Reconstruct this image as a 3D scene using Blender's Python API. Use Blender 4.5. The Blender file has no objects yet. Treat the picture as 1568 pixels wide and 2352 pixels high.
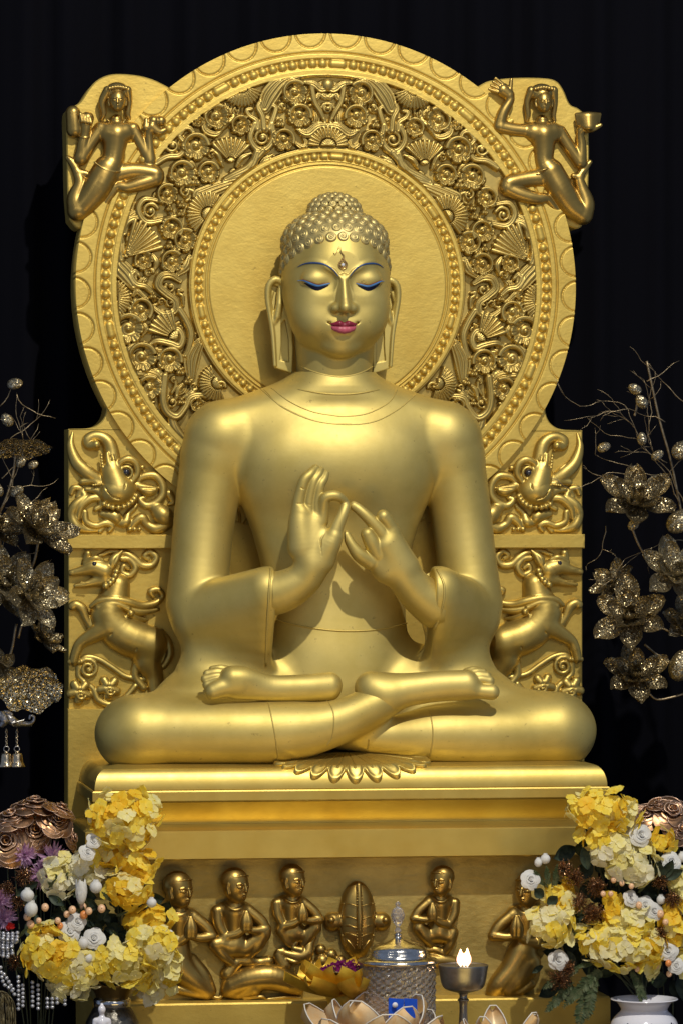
import bpy, math, random
import numpy as np
from mathutils import Vector, Matrix
from mathutils.bvhtree import BVHTree

# ---------------------------------------------------------------- camera, world, lights
SC = bpy.context.scene
S = 0.00125                      # metres per modelling unit
CAM_A = 0.15                     # the picture is taken a little from the left
CAM_D = 10000.0
CX0, CZ0 = 30.0, 0.0
AIM = np.array([CX0, 0.0])
CAM = AIM + CAM_D * np.array([-math.sin(CAM_A), -math.cos(CAM_A)])

cam_d = bpy.data.cameras.new('camera')
cam = bpy.data.objects.new('camera', cam_d)
SC.collection.objects.link(cam)
cam.location = (CAM[0] * S, CAM[1] * S, 0)
cam.rotation_euler = (math.pi / 2, 0, -CAM_A)
cam_d.sensor_fit = 'HORIZONTAL'
cam_d.sensor_width = 36
cam_d.lens = 36 * CAM_D / 1568
cam_d.clip_start = 0.5
cam_d.clip_end = 100
cam_d.dof.use_dof = False
SC.camera = cam

SC.view_settings.view_transform = 'Standard'
SC.view_settings.look = 'None'
SC.view_settings.gamma = 1
SC.view_settings.exposure = 0
SC.view_settings.use_curve_mapping = False

world = bpy.data.worlds.new('World')
SC.world = world
world.use_nodes = True
bg = world.node_tree.nodes['Background']
bg.inputs[0].default_value = (0.50, 0.64, 0.95, 1)
bg.inputs[1].default_value = 0.27

def lamp(name, kind, loc, target, energy, color, size=0.2, spot=None, blend=0.5, size_y=None):
    d = bpy.data.lights.new(name, kind)
    d.energy = energy
    d.color = color
    if kind == 'AREA':
        d.shape = 'RECTANGLE'
        d.size = size
        d.size_y = size_y or size
    elif kind == 'SPOT':
        d.shadow_soft_size = size
        d.spot_size = spot
        d.spot_blend = blend
    else:
        d.shadow_soft_size = size
    o = bpy.data.objects.new(name, d)
    SC.collection.objects.link(o)
    o.location = loc
    v = Vector(target) - Vector(loc)
    o.rotation_euler = v.to_track_quat('-Z', 'Y').to_euler()
    return o

WARM = (1.0, 0.94, 0.80)
# ceiling spot in front of the altar, high and a little to the right
lamp('spot_key', 'SPOT', (0.45, -5.1, 5.1), (0, -0.2, 0.1), 1700, WARM, 0.06, math.radians(52), 0.35)
lamp('side_fill', 'SPOT', (-3.2, -4.6, 2.4), (0, -0.2, 0.0), 45, WARM, 0.3, math.radians(50), 0.6)  # weak fill spot added on the left
lamp('front_fill', 'AREA', (0.6, -7.0, 1.6), (0, 0, -0.2), 28, (1.0, 0.93, 0.80), 2.2, size_y=1.4)  # added soft area fill from the front

# added warm area lamp from below, standing in for bounced light
lamp('bounce_fill', 'AREA', (0.0, -3.4, -2.3), (0, -0.2, -0.2), 23, (1.0, 0.66, 0.14), 2.4, size_y=0.9)

# ---------------------------------------------------------------- pixel <-> world
def P(u, v, d):
    """modelling-space (x, d, z) of the photo point (u, v) on the plane at depth d in front of the slab"""
    t = (u - 784.0) / CAM_D
    ca, sa = math.cos(CAM_A), math.sin(CAM_A)
    Y = -d - CAM[1]
    X = Y * (sa + t * ca) / (ca - t * sa)
    depth = X * sa + Y * ca
    return np.array([X + CAM[0], d, (1176.0 - v) * depth / CAM_D])

def Pz(v, d, u=784.0):
    return P(u, v, d)[2]

# ---------------------------------------------------------------- objects
COL = SC.collection

def link(o):
    COL.objects.link(o)
    return o

def tag(o, label, cat, group=None, kind=None):
    if label: o['label'] = label
    if cat: o['category'] = cat
    if group: o['group'] = group
    if kind: o['kind'] = kind
    return o

def W(p):
    """modelling (x,d,z) -> blender metres"""
    return Vector((float(p[0]) * S, -float(p[1]) * S, float(p[2]) * S))

def thing(name, label, cat, loc, group=None):
    o = bpy.data.objects.new(name, None)
    o.empty_display_size = 0.05
    link(o)
    o.location = W(loc)
    return tag(o, label, cat, group)

def wloc(o):
    v = Vector(o.location)
    while o.parent:
        o = o.parent
        v = v + Vector(o.location)
    return v

def mesh(name, V, F, mat, parent=None, smooth=True, uv=None, base=False, mats=None, midx=None, angle=None):
    """V in modelling units (n,3) x,d,z ; F list of index tuples or (m,4) array"""
    V = np.asarray(V, dtype=np.float64)
    B = np.empty_like(V)
    B[:, 0] = V[:, 0] * S; B[:, 1] = -V[:, 1] * S; B[:, 2] = V[:, 2] * S
    lo, hi = B.min(0), B.max(0)
    c = (lo + hi) / 2
    if base: c[2] = lo[2]
    B -= c
    me = bpy.data.meshes.new(name)
    if isinstance(F, np.ndarray):
        n, k = F.shape
        me.vertices.add(len(B)); me.vertices.foreach_set('co', B.astype(np.float32).ravel())
        me.loops.add(n * k); me.loops.foreach_set('vertex_index', F.astype(np.int32).ravel())
        me.polygons.add(n)
        me.polygons.foreach_set('loop_start', np.arange(0, n * k, k, dtype=np.int32))
        me.update(calc_edges=True)
    else:
        me.from_pydata([tuple(b) for b in B], [], [tuple(f) for f in F])
    me.polygons.foreach_set('use_smooth', [bool(smooth)] * len(me.polygons))
    if mats:
        for m in mats: me.materials.append(m)
        if midx is not None: me.polygons.foreach_set('material_index', np.asarray(midx, dtype=np.int32))
    elif mat: me.materials.append(mat)
    me.validate()
    if angle: me.set_sharp_from_angle(angle=math.radians(angle))
    me.update()
    o = bpy.data.objects.new(name, me)
    link(o)
    o.location = c
    if parent:
        o.parent = parent
        o.location = Vector(c) - wloc(parent)
    return o

def copy_tree(o, parent=None):
    c = o.copy(); link(c); c.parent = parent
    for ch in list(o.children): copy_tree(ch, c)
    return c

# ---------------------------------------------------------------- distance-field sculpting
class Sdf:
    def __init__(s, lo, hi, h):
        s.lo = np.array(lo, float); s.h = float(h)
        s.n = np.ceil((np.array(hi, float) - s.lo) / h).astype(int) + 1
        s.f = np.full(s.n, 60.0, np.float32)
    def _box(s, lo, hi):
        a = np.clip(np.floor((np.array(lo) - s.lo) / s.h).astype(int), 0, s.n)
        b = np.clip(np.ceil((np.array(hi) - s.lo) / s.h).astype(int) + 1, 0, s.n)
        if np.any(b <= a): return None
        ax = [(s.lo[i] + s.h * np.arange(a[i], b[i])).astype(np.float32) for i in range(3)]
        return tuple(slice(a[i], b[i]) for i in range(3)), ax[0][:, None, None], ax[1][None, :, None], ax[2][None, None, :]
    def put(s, lo, hi, fn, k=0.0, op='add'):
        pad = k + 3 * s.h
        r = s._box(np.array(lo) - pad, np.array(hi) + pad)
        if r is None: return s
        sl, X, D, Z = r
        g = fn(X, D, Z).astype(np.float32)
        a = s.f[sl]
        if op == 'add':
            o = np.minimum(a, g)
            if k > 0:
                q = np.maximum(k - np.abs(a - g), 0) / k
                o = o - q * q * (k * 0.25)
        else:
            g = -g
            o = np.maximum(a, g)
            if k > 0:
                q = np.maximum(k - np.abs(a - g), 0) / k
                o = o + q * q * (k * 0.25)
        s.f[sl] = o
        return s
    def seg(s, a, b, ra, rb, k=0.0, op='add'):
        a = np.array(a, float); b = np.array(b, float)
        ba = b - a; L = max(float(ba @ ba), 1e-6)
        m = max(ra, rb)
        def fn(X, D, Z):
            x = X - a[0]; d = D - a[1]; z = Z - a[2]
            t = x * ba[0] + d * ba[1] + z * ba[2]
            w = np.sqrt(np.maximum(x * x + d * d + z * z - t * t / L, 0))
            t = np.clip(t / L + w * ((rb - ra) / math.sqrt(L * max(L - (rb - ra) ** 2, 0.05 * L))), 0, 1)
            return np.sqrt((x - t * ba[0]) ** 2 + (d - t * ba[1]) ** 2 + (z - t * ba[2]) ** 2) - (ra + t * (rb - ra))
        return s.put(np.minimum(a, b) - m, np.maximum(a, b) + m, fn, k, op)
    def ell(s, c, r, k=0.0, op='add', rot=None):
        c = np.array(c, float); r = np.array(r, float)
        R = np.eye(3) if rot is None else np.array(rot)
        m = float(r.max()) if rot is not None else None
        ext = np.full(3, m) if m else r
        mr = float(r.min())
        def fn(X, D, Z):
            x = X - c[0]; d = D - c[1]; z = Z - c[2]
            if rot is not None:
                x, d, z = (R[0, 0] * x + R[0, 1] * d + R[0, 2] * z,
                           R[1, 0] * x + R[1, 1] * d + R[1, 2] * z,
                           R[2, 0] * x + R[2, 1] * d + R[2, 2] * z)
            k0 = np.sqrt((x / r[0]) ** 2 + (d / r[1]) ** 2 + (z / r[2]) ** 2)
            k1 = np.sqrt((x / r[0] ** 2) ** 2 + (d / r[1] ** 2) ** 2 + (z / r[2] ** 2) ** 2)
            return np.where(k0 < 0.3, (k0 - 1) * mr, k0 * (k0 - 1) / np.maximum(k1, 1e-5))
        return s.put(c - ext, c + ext, fn, k, op)
    def path(s, pts, k=0.0, op='add', n=0):
        """pts: (x,d,z,r) list; one chain of tapered segments, blended onto the rest as a whole"""
        if n and len(pts) > 2:
            seg = np.mean([math.dist(a[:3], b[:3]) for a, b in zip(pts[:-1], pts[1:])])
            rm = np.mean([a[3] for a in pts])
            n = int(min(9, max(3, round(seg / max(rm * 0.3, 1.5)))))
            pts = [tuple(c) for c in catmull(pts, n)]
        A = np.array(pts, float)
        m = A[:, 3].max()
        def fn(X, D, Z):
            g = None
            for p, q in zip(A[:-1], A[1:]):
                ba = q[:3] - p[:3]; L = max(float(ba @ ba), 1e-6)
                x = X - p[0]; d = D - p[1]; z = Z - p[2]
                t = x * ba[0] + d * ba[1] + z * ba[2]
                w = np.sqrt(np.maximum(x * x + d * d + z * z - t * t / L, 0))
                dr = q[3] - p[3]
                t = np.clip(t / L + w * (dr / math.sqrt(L * max(L - dr ** 2, 0.05 * L))), 0, 1)
                f = np.sqrt((x - t * ba[0]) ** 2 + (d - t * ba[1]) ** 2 + (z - t * ba[2]) ** 2) - (p[3] + t * (q[3] - p[3]))
                g = f if g is None else np.minimum(g, f)
            return g
        return s.put(A[:, :3].min(0) - m, A[:, :3].max(0) + m, fn, k, op)
    def mesh(s, smooth=2):
        f = s.f; ins = f < 0
        c = ins[:-1, :-1, :-1]
        allv = c.copy(); anyv = c.copy()
        for i in (0, 1):
            for j in (0, 1):
                for l in (0, 1):
                    if i + j + l == 0: continue
                    q = ins[i:ins.shape[0] - 1 + i, j:ins.shape[1] - 1 + j, l:ins.shape[2] - 1 + l]
                    allv &= q; anyv |= q
        act = anyv & ~allv
        idx = np.nonzero(act)
        flat = np.ravel_multi_index(idx, act.shape)      # sorted
        ix, iy, iz = idx
        vals = np.empty((2, 2, 2, len(ix)), np.float32)
        for i in (0, 1):
            for j in (0, 1):
                for l in (0, 1):
                    vals[i, j, l] = f[ix + i, iy + j, iz + l]
        acc = np.zeros((len(ix), 3)); cnt = np.zeros(len(ix))
        for ax in range(3):
            for u in (0, 1):
                for v in (0, 1):
                    if ax == 0: a, b, off = vals[0, u, v], vals[1, u, v], (None, u, v)
                    elif ax == 1: a, b, off = vals[u, 0, v], vals[u, 1, v], (u, None, v)
                    else: a, b, off = vals[u, v, 0], vals[u, v, 1], (u, v, None)
                    m = (a < 0) != (b < 0)
                    t = np.where(m, a / np.where(m, a - b, 1), 0)
                    for q in range(3):
                        acc[:, q] += np.where(m, t if off[q] is None else off[q], 0)
                    cnt += m
        acc /= np.maximum(cnt, 1)[:, None]
        V = np.stack([ix, iy, iz], 1) + acc
        quads = []
        sh = act.shape
        for ax in range(3):
            sl0 = [slice(1, -1)] * 3; sl1 = [slice(1, -1)] * 3
            sl0[ax] = slice(0, -1); sl1[ax] = slice(1, None)
            A = ins[tuple(sl0)]; Bb = ins[tuple(sl1)]
            for flip, M in ((0, A & ~Bb), (1, ~A & Bb)):
                e = np.stack(np.nonzero(M), 1)
                if not len(e): continue
                off = np.array([1, 1, 1]); off[ax] = 0
                e = e + off
                o1, o2 = [i for i in range(3) if i != ax]
                def cell(a, b):
                    q = e.copy(); q[:, o1] -= a; q[:, o2] -= b
                    return np.searchsorted(flat, np.ravel_multi_index(q.T, sh))
                Q = np.stack([cell(0, 0), cell(1, 0), cell(1, 1), cell(0, 1)], 1)
                # modelling space (x,d,z) is left handed compared with blender's (x,-d,z)
                if (ax == 1) ^ bool(flip): Q = Q[:, ::-1]
                quads.append(Q)
        Q = np.concatenate(quads)[:, ::-1]
        if smooth:
            E = np.concatenate([Q[:, [0, 1]], Q[:, [1, 2]], Q[:, [2, 3]], Q[:, [3, 0]]])
            a = np.concatenate([E[:, 0], E[:, 1]]); b = np.concatenate([E[:, 1], E[:, 0]])
            deg = np.maximum(np.bincount(a, minlength=len(V)), 1)
            for it in range(smooth):
                for lam in (0.5, -0.52):
                    nb = np.stack([np.bincount(a, weights=V[b, q], minlength=len(V)) for q in range(3)], 1) / deg[:, None]
                    V = V + lam * (nb - V)
        return V * s.h + s.lo, Q

def bvh_of(V, Q):
    return BVHTree.FromPolygons([tuple(v) for v in V.tolist()], [tuple(q) for q in Q.tolist()])

def catmull(pts, n=8):
    P_ = [np.array(p, float) for p in pts]
    P_ = [2 * P_[0] - P_[1]] + P_ + [2 * P_[-1] - P_[-2]]
    out = []
    for i in range(1, len(P_) - 2):
        p0, p1, p2, p3 = P_[i - 1:i + 3]
        for j in range(n):
            t = j / n
            out.append(0.5 * ((2 * p1) + (-p0 + p2) * t + (2 * p0 - 5 * p1 + 4 * p2 - p3) * t * t + (-p0 + 3 * p1 - 3 * p2 + p3) * t ** 3))
    out.append(P_[-2])
    return out

def tube_geo(pts, rads, seg=8, flat=1.0):
    """round tube through modelling points"""
    pts = [np.array(p[:3], float) for p in pts]
    n = len(pts); V = []; F = []
    up = np.array([0.13, 0.97, 0.2])
    for i, p in enumerate(pts):
        t = pts[min(i + 1, n - 1)] - pts[max(i - 1, 0)]
        t = t / (np.linalg.norm(t) + 1e-9)
        a = np.cross(t, up); a /= (np.linalg.norm(a) + 1e-9)
        b = np.cross(a, t)
        r = rads[i] if hasattr(rads, '__len__') else rads
        for j in range(seg):
            an = 2 * math.pi * j / seg
            V.append(p + r * (math.cos(an) * a + flat * math.sin(an) * b))
    for i in range(n - 1):
        for j in range(seg):
            F.append((i * seg + j, i * seg + (j + 1) % seg, (i + 1) * seg + (j + 1) % seg, (i + 1) * seg + j))
    F.append(tuple(range(seg))[::-1]); F.append(tuple((n - 1) * seg + j for j in range(seg)))
    return V, F

def lathe_geo(c, prof, seg=48, ripple=None):
    """prof: (r, z) list, c the axis foot"""
    V = []; F = []
    for i, (r, z) in enumerate(prof):
        for j in range(seg):
            an = 2 * math.pi * j / seg
            rr = r * (1 + (ripple(an, i) if ripple else 0))
            V.append((c[0] + rr * math.cos(an), c[1] + rr * math.sin(an), c[2] + z))
    for i in range(len(prof) - 1):
        for j in range(seg):
            F.append((i * seg + j, i * seg + (j + 1) % seg, (i + 1) * seg + (j + 1) % seg, (i + 1) * seg + j)[::-1])
    return V, F

class Geo:
    def __init__(s): s.V = []; s.F = []; s.M = []
    def add(s, VF, m=0):
        o = len(s.V)
        s.V.extend([tuple(v) for v in VF[0]]); s.F.extend([tuple(i + o for i in f) for f in VF[1]])
        s.M.extend([m] * len(VF[1]))
        return s
    def out(s, name, mat, parent=None, smooth=True, mats=None, base=False, angle=None):
        return mesh(name, s.V, s.F, mat, parent, smooth, mats=mats, midx=s.M if mats else None, base=base, angle=angle)

def ball_geo(c, r, seg=10, ring=7):
    V = []; F = []
    r = np.array(r if hasattr(r, '__len__') else (r, r, r), float)
    for i in range(ring + 1):
        th = math.pi * i / ring
        for j in range(seg):
            an = 2 * math.pi * j / seg
            V.append((c[0] + r[0] * math.sin(th) * math.cos(an), c[1] + r[1] * math.sin(th) * math.sin(an), c[2] + r[2] * math.cos(th)))
    for i in range(ring):
        for j in range(seg):
            F.append((i * seg + j, i * seg + (j + 1) % seg, (i + 1) * seg + (j + 1) % seg, (i + 1) * seg + j))
    return V, F

# ---------------------------------------------------------------- materials
def mat_new(name):
    m = bpy.data.materials.new(name); m.use_nodes = True
    nt = m.node_tree
    return m, nt, nt.nodes['Principled BSDF']

def _noise(nt, scale, detail=4, rough=0.55, vec=None, sx=None):
    tc = nt.nodes.new('ShaderNodeTexCoord')
    n = nt.nodes.new('ShaderNodeTexNoise')
    n.inputs['Scale'].default_value = scale
    n.inputs['Detail'].default_value = detail
    n.inputs['Roughness'].default_value = rough
    if sx:
        mp = nt.nodes.new('ShaderNodeMapping'); mp.inputs['Scale'].default_value = sx
        nt.links.new(tc.outputs['Object'], mp.inputs[0]); nt.links.new(mp.outputs[0], n.inputs['Vector'])
    else:
        nt.links.new(tc.outputs['Object'], n.inputs['Vector'])
    return n

def _ramp(nt, src, stops):
    r = nt.nodes.new('ShaderNodeValToRGB')
    cr = r.color_ramp
    while len(cr.elements) < len(stops): cr.elements.new(0.5)
    for e, (p, c) in zip(cr.elements, stops):
        e.position = p; e.color = (*c, 1)
    nt.links.new(src, r.inputs[0])
    return r

def metal_paint(name, col, col2, rough=0.42, metallic=0.85, bump=0.3, bscale=60, fine=500, dist=0.002, var=9, coat=0.0, stretch=None, specks=0.0):
    m, nt, b = mat_new(name)
    n1 = _noise(nt, var, 5, 0.6)
    r = _ramp(nt, n1.outputs[0], [(0.3, col2), (0.62, col)])
    if specks:
        ns_ = _noise(nt, 55, 3, 0.75); rs_ = _ramp(nt, ns_.outputs[0], [(0.66, (0, 0, 0)), (0.72, (specks, specks, specks))])
        mxc = nt.nodes.new('ShaderNodeMixRGB'); mxc.inputs[2].default_value = (col2[0] * 0.45, col2[1] * 0.42, col2[2] * 0.5, 1)
        nt.links.new(rs_.outputs[0], mxc.inputs[0]); nt.links.new(r.outputs[0], mxc.inputs[1]); nt.links.new(mxc.outputs[0], b.inputs['Base Color'])
    else:
        nt.links.new(r.outputs[0], b.inputs['Base Color'])
    b.inputs['Metallic'].default_value = metallic
    n2 = _noise(nt, bscale, 4, 0.6, sx=stretch)
    n3 = _noise(nt, fine, 2, 0.5)
    mr = nt.nodes.new('ShaderNodeMapRange')
    mr.inputs['To Min'].default_value = rough - 0.06; mr.inputs['To Max'].default_value = rough + 0.08
    nt.links.new(n2.outputs[0], mr.inputs[0]); nt.links.new(mr.outputs[0], b.inputs['Roughness'])
    b1 = nt.nodes.new('ShaderNodeBump'); b1.inputs['Strength'].default_value = bump; b1.inputs['Distance'].default_value = dist
    nt.links.new(n2.outputs[0], b1.inputs['Height'])
    b2 = nt.nodes.new('ShaderNodeBump'); b2.inputs['Strength'].default_value = bump * 0.5; b2.inputs['Distance'].default_value = dist * 0.25
    nt.links.new(n3.outputs[0], b2.inputs['Height']); nt.links.new(b1.outputs[0], b2.inputs['Normal'])
    nt.links.new(b2.outputs[0], b.inputs['Normal'])
    if coat: b.inputs['Coat Weight'].default_value = coat; b.inputs['Coat Roughness'].default_value = 0.3
    return m

def plain(name, col, rough=0.5, metallic=0.0, bump=0.0, bscale=100, var=0.0, trans=0.0, sss=0.0, coat=0.0, spec=0.5, emis=None, estr=0):
    m, nt, b = mat_new(name)
    b.inputs['Base Color'].default_value = (*col, 1)
    b.inputs['Roughness'].default_value = rough
    b.inputs['Metallic'].default_value = metallic
    b.inputs['Specular IOR Level'].default_value = spec
    if trans: b.inputs['Transmission Weight'].default_value = trans
    if sss:
        b.inputs['Subsurface Weight'].default_value = sss
        b.inputs['Subsurface Radius'].default_value = (0.01, 0.008, 0.004)
    if coat: b.inputs['Coat Weight'].default_value = coat
    if emis:
        b.inputs['Emission Color'].default_value = (*emis, 1); b.inputs['Emission Strength'].default_value = estr
    if var:
        n = _noise(nt, 40, 3)
        r = _ramp(nt, n.outputs[0], [(0.3, tuple(c * (1 - var) for c in col)), (0.7, tuple(min(1, c * (1 + var * 0.4)) for c in col))])
        nt.links.new(r.outputs[0], b.inputs['Base Color'])
    if bump:
        n = _noise(nt, bscale, 3)
        bn = nt.nodes.new('ShaderNodeBump'); bn.inputs['Strength'].default_value = bump; bn.inputs['Distance'].default_value = 0.001
        nt.links.new(n.outputs[0], bn.inputs['Height']); nt.links.new(bn.outputs[0], b.inputs['Normal'])
    return m

GOLD_BODY = metal_paint('gold_paint_smooth', (0.64, 0.51, 0.17), (0.54, 0.42, 0.120), 0.54, 0.80, 0.20, 22, 300, 0.002, 7, specks=0.5)
GOLD_SLAB = metal_paint('gold_paint_hammered', (0.66, 0.48, 0.115), (0.58, 0.40, 0.085), 0.50, 0.7, 0.30, 48, 220, 0.003, 7, stretch=(1, 1, 1.5), specks=0.6)
GOLD_ORN = metal_paint('gold_paint_carved', (0.50, 0.37, 0.115), (0.40, 0.28, 0.075), 0.42, 0.85, 0.2, 50, 400, 0.002, 12)
GOLD_FIG = metal_paint('gold_paint_bronze', (0.47, 0.32, 0.09), (0.38, 0.25, 0.07), 0.36, 0.95, 0.15, 50, 400, 0.002, 14)
GOLD_BEAST = metal_paint('gold_paint_relief', (0.60, 0.45, 0.13), (0.48, 0.33, 0.08), 0.42, 0.85, 0.2, 50, 400, 0.002, 12)
GOLD_FRIEZE = metal_paint('gold_paint_aged', (0.52, 0.39, 0.12), (0.30, 0.22, 0.06), 0.52, 0.65, 0.6, 34, 200, 0.004, 6, stretch=(1, 1, 1.8))
GOLD_HAIR = metal_paint('gold_paint_curls', (0.56, 0.45, 0.19), (0.47, 0.37, 0.14), 0.50, 0.82, 0.12, 60, 500, 0.002, 12)
# ================================================================ seated statue
def mir(p): return np.array([-p[0], p[1], p[2]])

statue = thing('seated_statue', 'large gold seated meditating statue with curled hair and joined fingers, on the cushioned throne', 'statue', (0, 90, Pz(1765, 200)))

def build_body():
    B = Sdf((-625, -10, Pz(1790, 250)), (640, 415, Pz(855, 90)), 2.6)
    def lv(v, d=90): return Pz(v, d)
    for sx in (-1, 1):
        # robe sleeve: a thick hanging sheet from the forearm down to the thigh
        n = 7
        top0 = np.array([sx * 310, 116, Pz(1408, 118)]); cw = 160 if sx < 0 else 200
        top1 = np.array([sx * (cw + 14), 238, Pz(1358, 236)])
        bot0 = np.array([sx * 290, 112, Pz(1512, 150)]); bot1 = np.array([sx * (cw + 16), 186, Pz(1518, 236)])
        for i in range(n):
            t = i / (n - 1)
            a = top0 * (1 - t) + bot0 * t; b = top1 * (1 - t) + bot1 * t
            ra = 68 * (1 - t) + 40 * t - 8 * math.sin(math.pi * t); rb = 56 * (1 - t) + 22 * t
            B.seg(a, b, ra, rb, 22)
        # cut the sleeve end off square so that the wrist comes out of it
        cx = sx * cw
        def cut(X, D, Z, cx=cx, sx=sx):
            return np.maximum(np.maximum(sx * (X - cx), (Pz(1262, 240) - 300) - Z + 0 * D), 150 + 55 * np.clip((Z - Pz(1520, 190)) / 160.0, 0, 1) - D + 0 * X)
        B.put((min(cx, cx - sx * 60), 150, Pz(1600, 240)), (max(cx, cx - sx * 60), 330, Pz(1270, 240)), cut, 4, 'sub')
    # torso as a loft of flattened ellipses: v, half width, half depth, centre depth
    prof = [(850, 76, 70, 92), (876, 88, 86, 91), (888, 98, 90, 91), (903, 118, 88, 90), (922, 158, 84, 89), (950, 205, 84, 88), (1000, 235, 98, 88), (1060, 236, 110, 88), (1130, 226, 112, 88),
            (1200, 194, 98, 88), (1300, 166, 90, 90), (1400, 160, 96, 92), (1500, 170, 106, 96), (1600, 190, 110, 100), (1700, 200, 110, 100)]
    zs = np.array([lv(p[0]) for p in prof])[::-1]
    A = np.array([p[1] for p in prof])[::-1]; D_ = np.array([p[2] for p in prof])[::-1]; C_ = np.array([p[3] for p in prof])[::-1]
    def torso(X, D, Z):
        def sm(tab):
            acc = 0
            for o in (-24, -12, 0, 12, 24): acc = acc + np.interp(np.clip(Z + o, zs[0], zs[-1]), zs, tab) * 0.2
            return acc
        a = sm(A); b = sm(D_); c = sm(C_)
        ex = 2.35
        k0 = (np.abs(X / a) ** ex + np.abs((D - c) / b) ** ex) ** (1 / ex)
        q = (k0 - 1) * np.minimum(a, b) * 0.9
        return np.maximum(q, np.maximum(Z - zs[-1], zs[0] - Z))
    B.put((-400, -60, zs[0]), (400, 300, zs[-1]), torso, 9)
    # trapezius and chest
    for sx in (-1, 1):
        B.seg((sx * 60, 86, lv(900)), (sx * 250, 82, lv(985)), 40, 60, 50)
        B.ell((sx * 50, 118, lv(1060)), (140, 80, 100), 60)
        # upper arm : shoulder ball, deltoid, elbow
        B.path([(sx * 264, 76, lv(1010), 78), (sx * 272, 74, lv(1050), 76)], 34)
        B.path([(sx * 272, 74, lv(1050), 76), (sx * 294, 76, lv(1180), 70), (sx * 306, 86, lv(1290), 68), (sx * 314, 100, lv(1385), 72)], 9, n=4)
        # hip and robe mass
        B.seg((sx * 190, 100, Pz(1590, 100)), (sx * 330, 130, Pz(1640, 130)), 92, 92, 60)
        B.seg((sx * 270, 110, Pz(1490, 110)), (sx * 330, 120, Pz(1620, 120)), 34, 60, 60)
        kn = -468 if sx < 0 else 486
        # thigh going out to the knee
        B.path([(sx * 180, 130, Pz(1622, 130), 90), (sx * 360, 190, Pz(1668, 190), 92), (kn, 226, Pz(1682, 226), 84)], 40, n=3)
        B.ell((kn, 226, Pz(1682, 226)), (88, 90, 80), 20)
        B.seg((sx * 450, 205, Pz(1725, 220)), (sx * 250, 215, Pz(1722, 220)), 42, 36, 40)
    # shins: statue's right shin lies on top (viewer's left knee to viewer's right)
    def q(u, v, d, r): p = P(u, v, d); return (p[0], p[1], p[2], r)
    B.path([q(330, 1684, 244, 76), q(480, 1684, 268, 74), q(640, 1682, 286, 70), q(760, 1664, 300, 52), q(850, 1625, 306, 44), q(905, 1594, 300, 40)], 22, n=4)
    B.path([q(1270, 1684, 240, 76), q(1120, 1690, 256, 73), q(1000, 1690, 262, 66), q(890, 1692, 262, 44), q(780, 1688, 250, 33)], 22, n=4)
    V, Q = B.mesh(5)
    return V, Q

bodyV, bodyQ = build_body()
body = mesh('body', bodyV, bodyQ, GOLD_BODY, statue)

def chain(B, pts, k=3):
    B.path([(*P(u, v, d), r) for u, v, d, r in pts], k, n=4)

# feet, each lying sole up on the opposite thigh
def build_feet():
    out = []
    B = Sdf(P(800, 1625, 230), P(1165, 1515, 385), 1.7)
    B.path([(*P(u, v, d), r) for u, v, d, r in [(885, 1600, 300, 44), (862, 1590, 302, 40), (852, 1580, 300, 32)]], 20)
    chain(B, [(852, 1580, 298, 34), (930, 1578, 310, 31), (1010, 1572, 320, 30), (1068, 1570, 326, 30)], 16)
    chain(B, [(880, 1600, 310, 34), (990, 1588, 322, 24), (1080, 1584, 330, 22)], 18)
    chain(B, [(1060, 1582, 332, 20), (1100, 1588, 336, 17), (1128, 1590, 336, 18)], 6)
    for i, (u0, v0, u1, v1, r) in enumerate([(1078, 1562, 1122, 1562, 12), (1076, 1552, 1116, 1551, 11), (1074, 1545, 1108, 1543, 10), (1070, 1540, 1098, 1538, 9)]):
        chain(B, [(u0, v0 + 4, 326 - 5 * i, r), ((u0 + u1) / 2, v0 - 1, 330 - 5 * i, r - 1), (u1, v1 + 3, 328 - 5 * i, r + 0.5)], 2.2)
    out.append(B.mesh(1))
    B = Sdf(P(445, 1630, 200), P(800, 1510, 350), 1.7)
    chain(B, [(757, 1573, 272, 28), (700, 1577, 280, 27), (620, 1576, 288, 25), (560, 1562, 298, 30), (535, 1560, 300, 30)], 10)
    chain(B, [(755, 1588, 276, 22), (640, 1592, 290, 18), (540, 1584, 300, 22)], 16)
    chain(B, [(548, 1572, 300, 27), (510, 1580, 306, 22), (490, 1588, 308, 19)], 6)
    for i, (u0, v0, u1, v1, r) in enumerate([(528, 1564, 477, 1574, 11.5), (524, 1553, 472, 1560, 10.5), (524, 1544, 476, 1548, 9.5), (528, 1537, 488, 1538, 8.5)]):
        chain(B, [(u0, v0 + 2, 298 - 6 * i, r), ((u0 + u1) / 2, (v0 + v1) / 2 - 3, 302 - 6 * i, r - 1), (u1, v1, 298 - 6 * i, r)], 2.2)
    out.append(B.mesh(1))
    return out
for V, Q in build_feet(): mesh('foot', V, Q, GOLD_BODY, statue)

# ---------------------------------------------------------------- hands
def hc(cx, cy): return 571.7 + cx * 0.3125, 1020.8 + cy * 0.3125
def hch(B, pts, k=2.0):
    q = []
    for cx, cy, d, r in pts:
        u, v = hc(cx, cy); q.append((*P(u, v, d), r * 0.3125 * (1.14 if r < 60 else 1.0)))
    B.path(q, k, n=4)

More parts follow.
